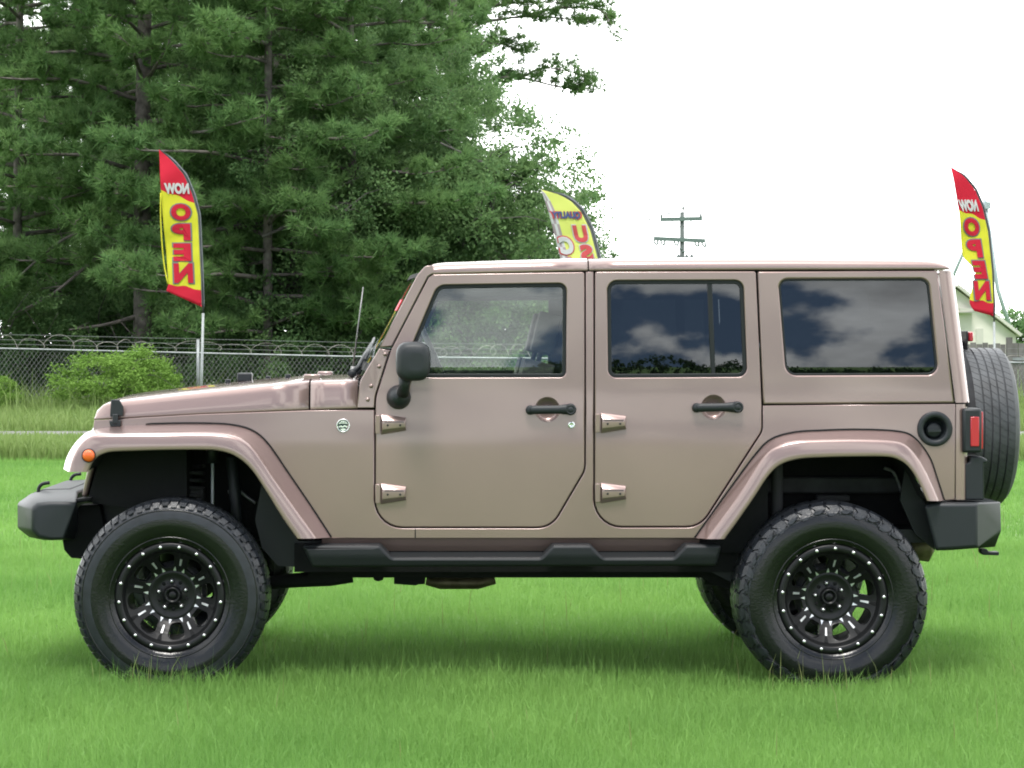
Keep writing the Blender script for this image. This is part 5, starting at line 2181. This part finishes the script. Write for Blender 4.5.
def pine_meshes(seed, nw=0.017, tin=0.15, height=21.0, r=0.26, nb=64, reach=4.3, z0=3.0, extra=(), dead=(), twig=0.33, needles=17, nl=0.30, lean=(0, 0), sidecut=None, ntuft=8):
    rng = np.random.default_rng(seed)
    wood = MB()
    tr = spline([(0, 0, -0.1), (lean[0] * .3, lean[1] * .3, height * .35), (lean[0] * .7 + rng.normal() * .1, lean[1] * .7, height * .7), (lean[0], lean[1], height)], 24)
    wood.tube(tr, list(np.linspace(r, 0.05, 24)), 12)
    tz = [p[2] for p in tr]

    def trunk_at(z):
        return Vector((np.interp(z, tz, [p[0] for p in tr]), np.interp(z, tz, [p[1] for p in tr]), z))
    paths = []
    ga = rng.random() * 6
    for k in range(nb):
        z = z0 + (height - z0 - 0.5) * (k + rng.random()) / nb
        ga += 2.399 + rng.normal() * 0.35
        f = (z - z0) / (height - z0)
        L = (reach * (1 - f ** 1.6) + 0.5) * rng.uniform(0.6, 1.1)
        if sidecut and math.cos(ga) > 0.1 and z < sidecut:
            L *= 0.35
        a = trunk_at(z)
        d = Vector((math.cos(ga), math.sin(ga), 0))
        dr = rng.uniform(-0.12, 0.28)
        paths.append(spline([tuple(a), tuple(a + d * L * .4 + Vector((0, 0, dr * L * .45))), tuple(a + d * L * .75 + Vector((rng.normal() * .2, rng.normal() * .2, dr * L * .5 - 0.1))),
                             tuple(a + d * L + Vector((rng.normal() * .3, rng.normal() * .3, dr * L * .55 + 0.05)))], 9))
    for q in extra:
        paths.append(spline(q, 14))
    tc, ta = [], []
    for j, pth in enumerate(paths):
        pts = [Vector(p) for p in pth]
        tot = sum((pts[i + 1] - pts[i]).length for i in range(len(pts) - 1))
        wood.tube(pts, list(np.linspace(0.022 + 0.008 * tot, 0.008, len(pts))), 6)
        ns = max(3, int(tot * (0.75) / twig))
        for i in range(ns * 2):
            t = tin + (1 - tin) * (i + rng.random()) / (ns * 2)
            x = t * (len(pts) - 1)
            i0 = min(int(x), len(pts) - 2)
            b = pts[i0].lerp(pts[i0 + 1], x - i0)
            d = (pts[i0 + 1] - pts[i0]).normalized()
            s = d.cross(Vector((0, 0, 1)))
            if s.length < 1e-3:
                s = Vector((1, 0, 0))
            s.normalize()
            tl_ = rng.uniform(0.3, 1.15) * (1.15 - 0.45 * t)
            td = (d * rng.uniform(0.2, 0.9) + s * rng.choice((-1, 1)) * rng.uniform(0.3, 1.0) + Vector((0, 0, rng.uniform(-0.1, 0.55)))).normalized()
            e = b + td * tl_
            wood.tube([b, e], [0.012, 0.006], 3, 0, True, cap=False)
            for q in range(ntuft):
                u = rng.uniform(0.35, 1.05)
                tc.append(tuple(b.lerp(e, u) + Vector(rng.normal(size=3) * 0.09)))
                ta.append(tuple((td + Vector((0, 0, 0.4))).normalized()))
    for q in dead:
        pts = spline(q, 14)
        wood.tube(pts, list(np.linspace(0.065, 0.02, 14)), 6)
        for i in range(4, 13, 2):
            a = Vector(pts[i])
            wood.tube([a, a + Vector((rng.normal() * .4, rng.normal() * .3, rng.normal() * .35))], [0.02, 0.008], 4, 0, True, cap=False)
    tc, ta = np.array(tc), np.array(ta)
    n = len(tc) * needles
    c = np.repeat(tc, needles, axis=0)
    ax = np.repeat(ta, needles, axis=0)
    d = ax * 0.75 + rng.normal(size=(n, 3)) * 0.62
    d /= np.linalg.norm(d, axis=1)[:, None]
    L = nl * (0.65 + 0.55 * rng.random((n, 1)))
    w = np.cross(d, rng.normal(size=(n, 3)))
    w /= np.maximum(np.linalg.norm(w, axis=1), 1e-6)[:, None]
    w *= nw
    V = np.stack([c - w, c + w, c + d * L], axis=1)
    return wood, V.reshape(-1, 3)


def plant_tree(name, label, cat, group, px, d, wood, V, k, leafmat, barkmat, rot=0.0, scale=1.0):
    Y = d - DC
    x = P(px, 345, Y).x
    root = empty(name, (x, Y, 0))
    root.rotation_euler = (0, 0, rot)
    root.scale = (scale, scale, scale)
    tag(root, label, cat, group)
    me = wood.build('trunk', barkmat, None, recalc=False)
    me.parent = root
    cr = np_mesh('crown', V, k, leafmat, root)
    return root


def copy_tree(src, label, px, d, rot, scale):
    Y = d - DC
    c = src.copy()
    C.objects.link(c)
    c.location = (P(px, 345, Y).x, Y, 0)
    c.rotation_euler = (0, 0, rot)
    c.scale = (scale, scale, scale)
    c['label'] = label
    for ch in src.children:
        q = ch.copy()
        C.objects.link(q)
        q.parent = c
    return c


def loc(tx, d0, px, py, dy=0.0):
    """photo point relative to the foot of a tree at pixel tx, distance d0"""
    q = P(px, py, d0 - DC + dy)
    b = P(tx, 345, d0 - DC)
    return (q.x - b.x, dy, q.z)


GP, GO = 'pines behind the fence', 'broadleaf trees behind the fence'
# the thick pine with dead lower boughs behind the left flag
dead = [[loc(143, 58, 141, 226), loc(143, 63, 110, 236, -.6), loc(143, 63, 70, 248, -1), loc(143, 63, 20, 290, -1.4)],
        [loc(143, 63, 141, 236), loc(143, 63, 100, 265, -.6), loc(143, 63, 60, 298, -1), loc(143, 63, 25, 316, -1.2)],
        [loc(143, 63, 140, 318), loc(143, 63, 110, 326, -.6), loc(143, 63, 75, 331, -1)],
        [loc(143, 63, 148, 250), loc(143, 63, 158, 236, -.6), loc(143, 63, 168, 232, -.9)],
        [loc(143, 63, 144, 105), loc(143, 63, 155, 88, -.8), loc(143, 63, 168, 66, -1.2)]]
w_, v_ = pine_meshes(3, height=22, r=0.25, nb=88, reach=4.8, z0=3.4, dead=dead)
thick = plant_tree('pine_tree', 'thick trunked pine with bare lower boughs just left of the left open flag', 'pine', GP, 143, 58, w_, v_, 3, M['needle'], M['bark'])
w_, v_ = pine_meshes(17, height=20, r=0.13, nb=80, reach=4.6, z0=1.8)
pineB = plant_tree('pine_tree', 'full pine reaching down to the fence at the left edge', 'pine', GP, 18, 60, w_, v_, 3, M['needle'], M['bark'])
# the pine with long boughs over the sky
T, TD = 446, 66
ext = [[loc(T, TD, 448, 42), loc(T, TD, 480, 24), loc(T, TD, 520, 17), loc(T, TD, 560, 18), loc(T, TD, 590, 22, -.3)],
       [loc(T, TD, 520, 17), loc(T, TD, 560, 8, .4), loc(T, TD, 600, 10, .6), loc(T, TD, 611, 26, .6)],
       [loc(T, TD, 449, 60), loc(T, TD, 470, 48), loc(T, TD, 500, 44), loc(T, TD, 530, 55)],
       [loc(T, TD, 450, 95), loc(T, TD, 490, 80), loc(T, TD, 520, 78), loc(T, TD, 560, 87), loc(T, TD, 598, 92)],
       [loc(T, TD, 520, 78), loc(T, TD, 545, 68, -.4), loc(T, TD, 590, 76, -.6)],
       [loc(T, TD, 449, 20), loc(T, TD, 490, 6), loc(T, TD, 540, 2), loc(T, TD, 585, 4)]]
w_, v_ = pine_meshes(29, height=24, r=0.17, nb=46, reach=3.4, z0=6.0, extra=ext, sidecut=13.0, lean=(0.5, 0), ntuft=9, nw=0.012, tin=0.3, needles=20, nl=0.27, twig=0.36)
boughs = plant_tree('pine_tree', 'pine stretching long thin boughs over the open sky', 'pine', GP, T, TD, w_, v_, 3, M['needle'], M['bark'])
w_, v_ = pine_meshes(41, height=24, r=0.17, nb=50, reach=2.6, z0=9.0, sidecut=14)
twin = plant_tree('pine_tree', 'slim bare trunked pine next to the one with long boughs', 'pine', GP, 432, 72, w_, v_, 3, M['needle'], M['bark'])
copy_tree(pineB, 'dark trunked pine directly right of the left open flag', 240, 74, 2.1, 1.1)
copy_tree(pineB, 'tall pine standing behind the windscreen tree under the top picture edge', 392, 76, 5.0, 1.15)
copy_tree(pineB, 'pine behind the dense tree over the hood reaching the top picture edge', 275, 70, 0.2, 1.1)
copy_tree(pineB, 'low branched pine in front of the dense tree over the hood', 268, 56, 1.2, 0.95)
copy_tree(pineB, 'low branched pine just left of the windscreen top', 352, 57.5, 3.9, 0.9)
copy_tree(pineB, 'slim pine between the left edge and the thick trunked pine', 55, 82, 4.0, 1.05)
copy_tree(twin, 'pine in the back row above the middle of the left trees', 310, 84, 1.0, 1.1)
copy_tree(pineB, 'pine in the back row directly behind the left open flag', 190, 92, 0.7, 1.2)
copy_tree(pineB, 'pine in the back row behind the left edge trees', 100, 98, 5.2, 1.25)
copy_tree(pineB, 'pine in the back row behind the round broadleaf crowns', 365, 96, 3.1, 1.2)
copy_tree(thick, 'pine half cut by the left picture edge', -42, 68, 2.5, 1.0)

w_, v_ = oak_meshes(101, 4.6, 4.2, 5.2, nclump=420, hole=0.26, per=190, size=0.098, clump_r=(0.35, 0.85))
oakA = plant_tree('broadleaf_tree', 'dense broadleaf tree behind the fence above the middle of the hood', 'tree', GO, 300, 58, w_, v_, 4, M['leaf'], M['oakbark'])
w_, v_ = oak_meshes(137, 4.4, 4.4, 5.6, nclump=400, hole=0.32, per=190, size=0.098, clump_r=(0.35, 0.85))
oakB = plant_tree('broadleaf_tree', 'broadleaf tree behind the windscreen with sky showing at its right side', 'tree', GO, 405, 61, w_, v_, 4, M['leaf'], M['oakbark'])
# low boughs drooping to the right of the mass
w_, v_ = oak_meshes(211, 3.0, 2.7, 3.4, nclump=270, hole=0.45, per=120, size=0.095, trunk_r=0.15, clump_r=(0.25, 0.62))
oakC = plant_tree('broadleaf_tree', 'open airy broadleaf tree at the right end of the trees beside the yellow flag', 'tree', GO, 520, 63, w_, v_, 4, M['leaf'], M['oakbark'])
copy_tree(oakC, 'broadleaf tree between the windscreen tree and the airy end tree', 470, 59, 2.2, 1.25)
copy_tree(oakA, 'dense broadleaf tree immediately right of the left open flag', 228, 64, 1.9, 0.95)
copy_tree(oakB, 'shaded broadleaf tree low behind the thick trunked pine', 95, 78, 4.1, 0.8)
copy_tree(oakA, 'broadleaf tree in the back row filling the gap over the hood', 352, 80, 3.3, 1.2)
copy_tree(oakB, 'broadleaf tree in the back row behind the left open flag', 175, 84, 0.6, 1.15)

# shrubs under the trees and along the fence
GS = 'shrubs along the fence'
w_, v_ = oak_meshes(301, 1.7, 1.1, 0.95, nclump=170, per=110, size=0.075, hole=0.5, trunk_r=0.03, clump_r=(0.12, 0.38))
shr = plant_tree('shrub', 'bright leafy shrub pressed against the fence left of the fence post', 'shrub', GS, 130, 50.6, w_, v_, 4, M['shrubleaf'], M['oakbark'], scale=0.74)
shr.scale = (1.0, 0.8, 0.72)
copy_tree(shr, 'low bright shrub at the left edge foot of the fence', -10, 50.8, 2.0, 0.45)
w_, v_ = oak_meshes(333, 2.4, 1.6, 1.5, nclump=120, per=180, size=0.10, hole=0.15, trunk_r=0.06, clump_r=(0.35, 0.6))
und = plant_tree('shrub', 'dark shrub behind the fence right of the fence post', 'shrub', GS, 245, 57, w_, v_, 4, M['leaf'], M['oakbark'])
for lab, px, d, rt, sc_ in (('dark shrub behind the fence under the thick trunked pine', 150, 60, 1, 1.0), ('dark shrub behind the fence at the left picture edge', 10, 58, 2, 1.0),
                            ('dark shrub behind the fence between left edge and thick pine', 78, 62, 3, 1.1), ('dark shrub behind the fence above the hood hinge', 330, 57, 4, 1.0),
                            ('dark shrub behind the windscreen pillar', 400, 58, 5, 1.0), ('dark shrub seen through the front door window', 480, 58, 0.5, 1.05),
                            ('dark shrub at the right end of the tree row', 545, 60, 1.5, 1.0)):
    copy_tree(und, lab, px, d, rt, sc_)
# small round tree at the far right
w_, v_ = oak_meshes(377, 2.3, 1.9, 1.9, nclump=90, per=80, size=0.2, hole=0.1, trunk_r=0.12, clump_r=(0.4, 0.8))
plant_tree('broadleaf_tree', 'small round tree far off beyond the shed at the right edge', 'tree', GO, 1019, 150, w_, v_, 4, M['leaf'], M['oakbark'], scale=1.0)

# far wood behind the photographer (mirrored in the windows)
rng = np.random.default_rng(71)
cs = []
for k in range(1500):
    x = rng.uniform(-170, 170)
    # low hedge with a taller clump or two
    hgt = 0.5 + 2.1 * math.exp(-((x - 32) / 6.0) ** 2) + 1.9 * math.exp(-((x - 22) / 2.5) ** 2) + 1.4 * math.exp(-((x - 15) / 2.2) ** 2) + 1.5 * math.exp(-((x - 43) / 2.5) ** 2) + 1.5 * math.exp(-((x + 40) / 12) ** 2) + rng.uniform(-0.3, 0.4)
    cs.append((x, -330 + rng.uniform(-5, 5), rng.uniform(0.1, max(0.4, hgt))))
V = leaf_quads(np.array(cs), rng.uniform(0.35, 0.9, len(cs)), 30, 0.45, rng)
tag(np_mesh('far_wood', V, 4, M['farleaf']), 'low dark line of woods across the field', kind='stuff')

# ------------------------------------------------------------------ grass
def blades(n, xy, hgt, wid, rng, lean=0.45):
    """bent tapering blades: quad + tip, as 5-gons would bend badly we use two pieces sharing an island"""
    x, y = xy
    a = rng.random(n) * 2 * math.pi
    dx, dy = np.cos(a), np.sin(a)
    l = np.abs(rng.normal(size=n)) * lean
    h = hgt
    p0 = np.stack([x, y, np.zeros(n)], 1)
    ld = rng.random(n) * 2 * math.pi
    lv = np.stack([np.cos(ld) * l * h, np.sin(ld) * l * h, np.zeros(n)], 1)
    up = np.stack([np.zeros(n), np.zeros(n), h], 1)
    p1 = p0 + up * 0.55 + lv * 0.30
    p2 = p0 + up * (1 - 0.25 * np.minimum(l, 1.5))[:, None] + lv
    w = np.stack([dx * wid / 2, dy * wid / 2, np.zeros(n)], 1)
    V = np.stack([p0 - w, p0 + w, p1 + w * 0.8, p2, p1 - w * 0.8], 1)
    return V


def grass_mesh(name, V, m):
    n = len(V)
    V = np.ascontiguousarray(V.reshape(-1, 3), dtype=np.float32)
    me = bpy.data.meshes.new(name)
    me.vertices.add(len(V))
    me.vertices.foreach_set('co', V.ravel())
    b = np.arange(n, dtype=np.int32)[:, None] * 5
    li = (b + np.array([[0, 1, 2, 4, 4, 2, 3]], dtype=np.int32)).ravel()
    me.loops.add(len(li))
    me.loops.foreach_set('vertex_index', li)
    me.polygons.add(n * 2)
    ls = (np.arange(n, dtype=np.int32)[:, None] * 7 + np.array([[0, 4]], dtype=np.int32)).ravel()
    lt_ = np.tile(np.array([4, 3], dtype=np.int32), n)
    me.polygons.foreach_set('loop_start', ls)
    me.polygons.foreach_set('loop_total', lt_)
    me.materials.append(m)
    me.update(calc_edges=True)
    o = bpy.data.objects.new(name, me)
    C.objects.link(o)
    return o


rng = np.random.default_rng(5)


def scatter(n, d0, d1, margin, rng):
    """points in the ground strip seen between distances d0 and d1, with a margin to each side"""
    d = np.sqrt(rng.random(n) * (d1**2 - d0**2) + d0**2)
    u = rng.random(n)
    xl = (0 - PX) / F * d - margin
    xr = (1024 - PX) / F * d + margin
    return xl + u * (xr - xl), d - DC, d


parts = []
for n, d0, d1, mar, h0, w0 in ((480000, 7.9, 11.5, 2.2, 0.058, 0.0025), (440000, 11.5, 18, 3.0, 0.060, 0.0038), (330000, 18, 31.5, 5.0, 0.058, 0.0070)):
    x, y, d = scatter(n, d0, d1, mar, rng)
    tuftn = np.sin(x * 2.1 + np.sin(y * 1.7) * 1.5) * np.sin(y * 2.4 + np.sin(x * 1.3)) * 0.25 + 1.0
    h = h0 * tuftn * np.exp(rng.normal(size=n) * 0.33)
    # pressed flat under the tyres
    for X in (XF, XR):
        for s in (-1, 1):
            near = (np.abs(x - X) < 0.16) & (np.abs(y - s * 0.80) < 0.14)
            h[near] *= 0.3
            front = (np.abs(x - X) < 0.42) & (np.abs(y - s * 1.03) < 0.075)
            h[front] *= 1.35
    parts.append(blades(n, (x, y), h, w0 * (0.7 + 0.6 * rng.random(n)), rng))
tag(grass_mesh('lawn_grass', np.concatenate(parts), M['grass']), 'short bright green lawn grass', kind='stuff')

# taller growth at the tyres and scattered seed stalks
parts = []
n = 420
x, y, d = scatter(n, 8.2, 22, 1.0, rng)
h = 0.10 + 0.16 * rng.random(n)
parts.append(blades(n, (x, y), h, np.full(n, 0.0022) + 0.0002 * d, rng, 0.25))
n = 36
x = np.concatenate([XF + rng.normal(size=n // 2) * 0.30, XR + rng.normal(size=n // 2) * 0.30])
y = np.full(n, -1.02) + rng.normal(size=n) * 0.05
parts.append(blades(n, (x, y), 0.10 + 0.14 * rng.random(n), np.full(n, 0.0045), rng, 0.3))
tag(grass_mesh('seed_stalks', np.concatenate(parts), M['stalk']), 'thin pale grass stalks scattered in the lawn', kind='stuff')

parts = []
n = 150000
x, y, d = scatter(n, 31.0, 39.5, 5.0, rng)
h = np.maximum(0.075, 0.30 - 0.040 * (d - 31)) * np.exp(rng.normal(size=n) * 0.28) * (0.85 + 0.25 * np.sin(x * 1.3) * np.sin(x * 0.37 + 1))
parts.append(blades(n, (x, y), h, 0.016 * (0.7 + 0.6 * rng.random(n)), rng, 0.4))
n = 130000
x, y, d = scatter(n, 42.0, 54, 5.0, rng)
h = 0.20 * np.exp(rng.normal(size=n) * 0.35) * (1 + 0.8 * np.exp(-((d - 51.5) / 1.5) ** 2))
parts.append(blades(n, (x, y), h, 0.020 * (0.7 + 0.6 * rng.random(n)), rng, 0.45))
n = 60000
x, y, d = scatter(n, 54, 75, 4.0, rng)
h = 0.28 * np.exp(rng.normal(size=n) * 0.4)
parts.append(blades(n, (x, y), h, 0.035 * (0.7 + 0.6 * rng.random(n)), rng, 0.45))
n = 420
x, y, d = scatter(n, 48.5, 51.8, 0.5, rng)
parts.append(blades(n, (x, y), 0.5 + 0.6 * rng.random(n), np.full(n, 0.02), rng, 0.45))
tag(grass_mesh('roadside_grass', np.concatenate(parts), M['rough']), 'rank yellowish grass along the road', kind='stuff')
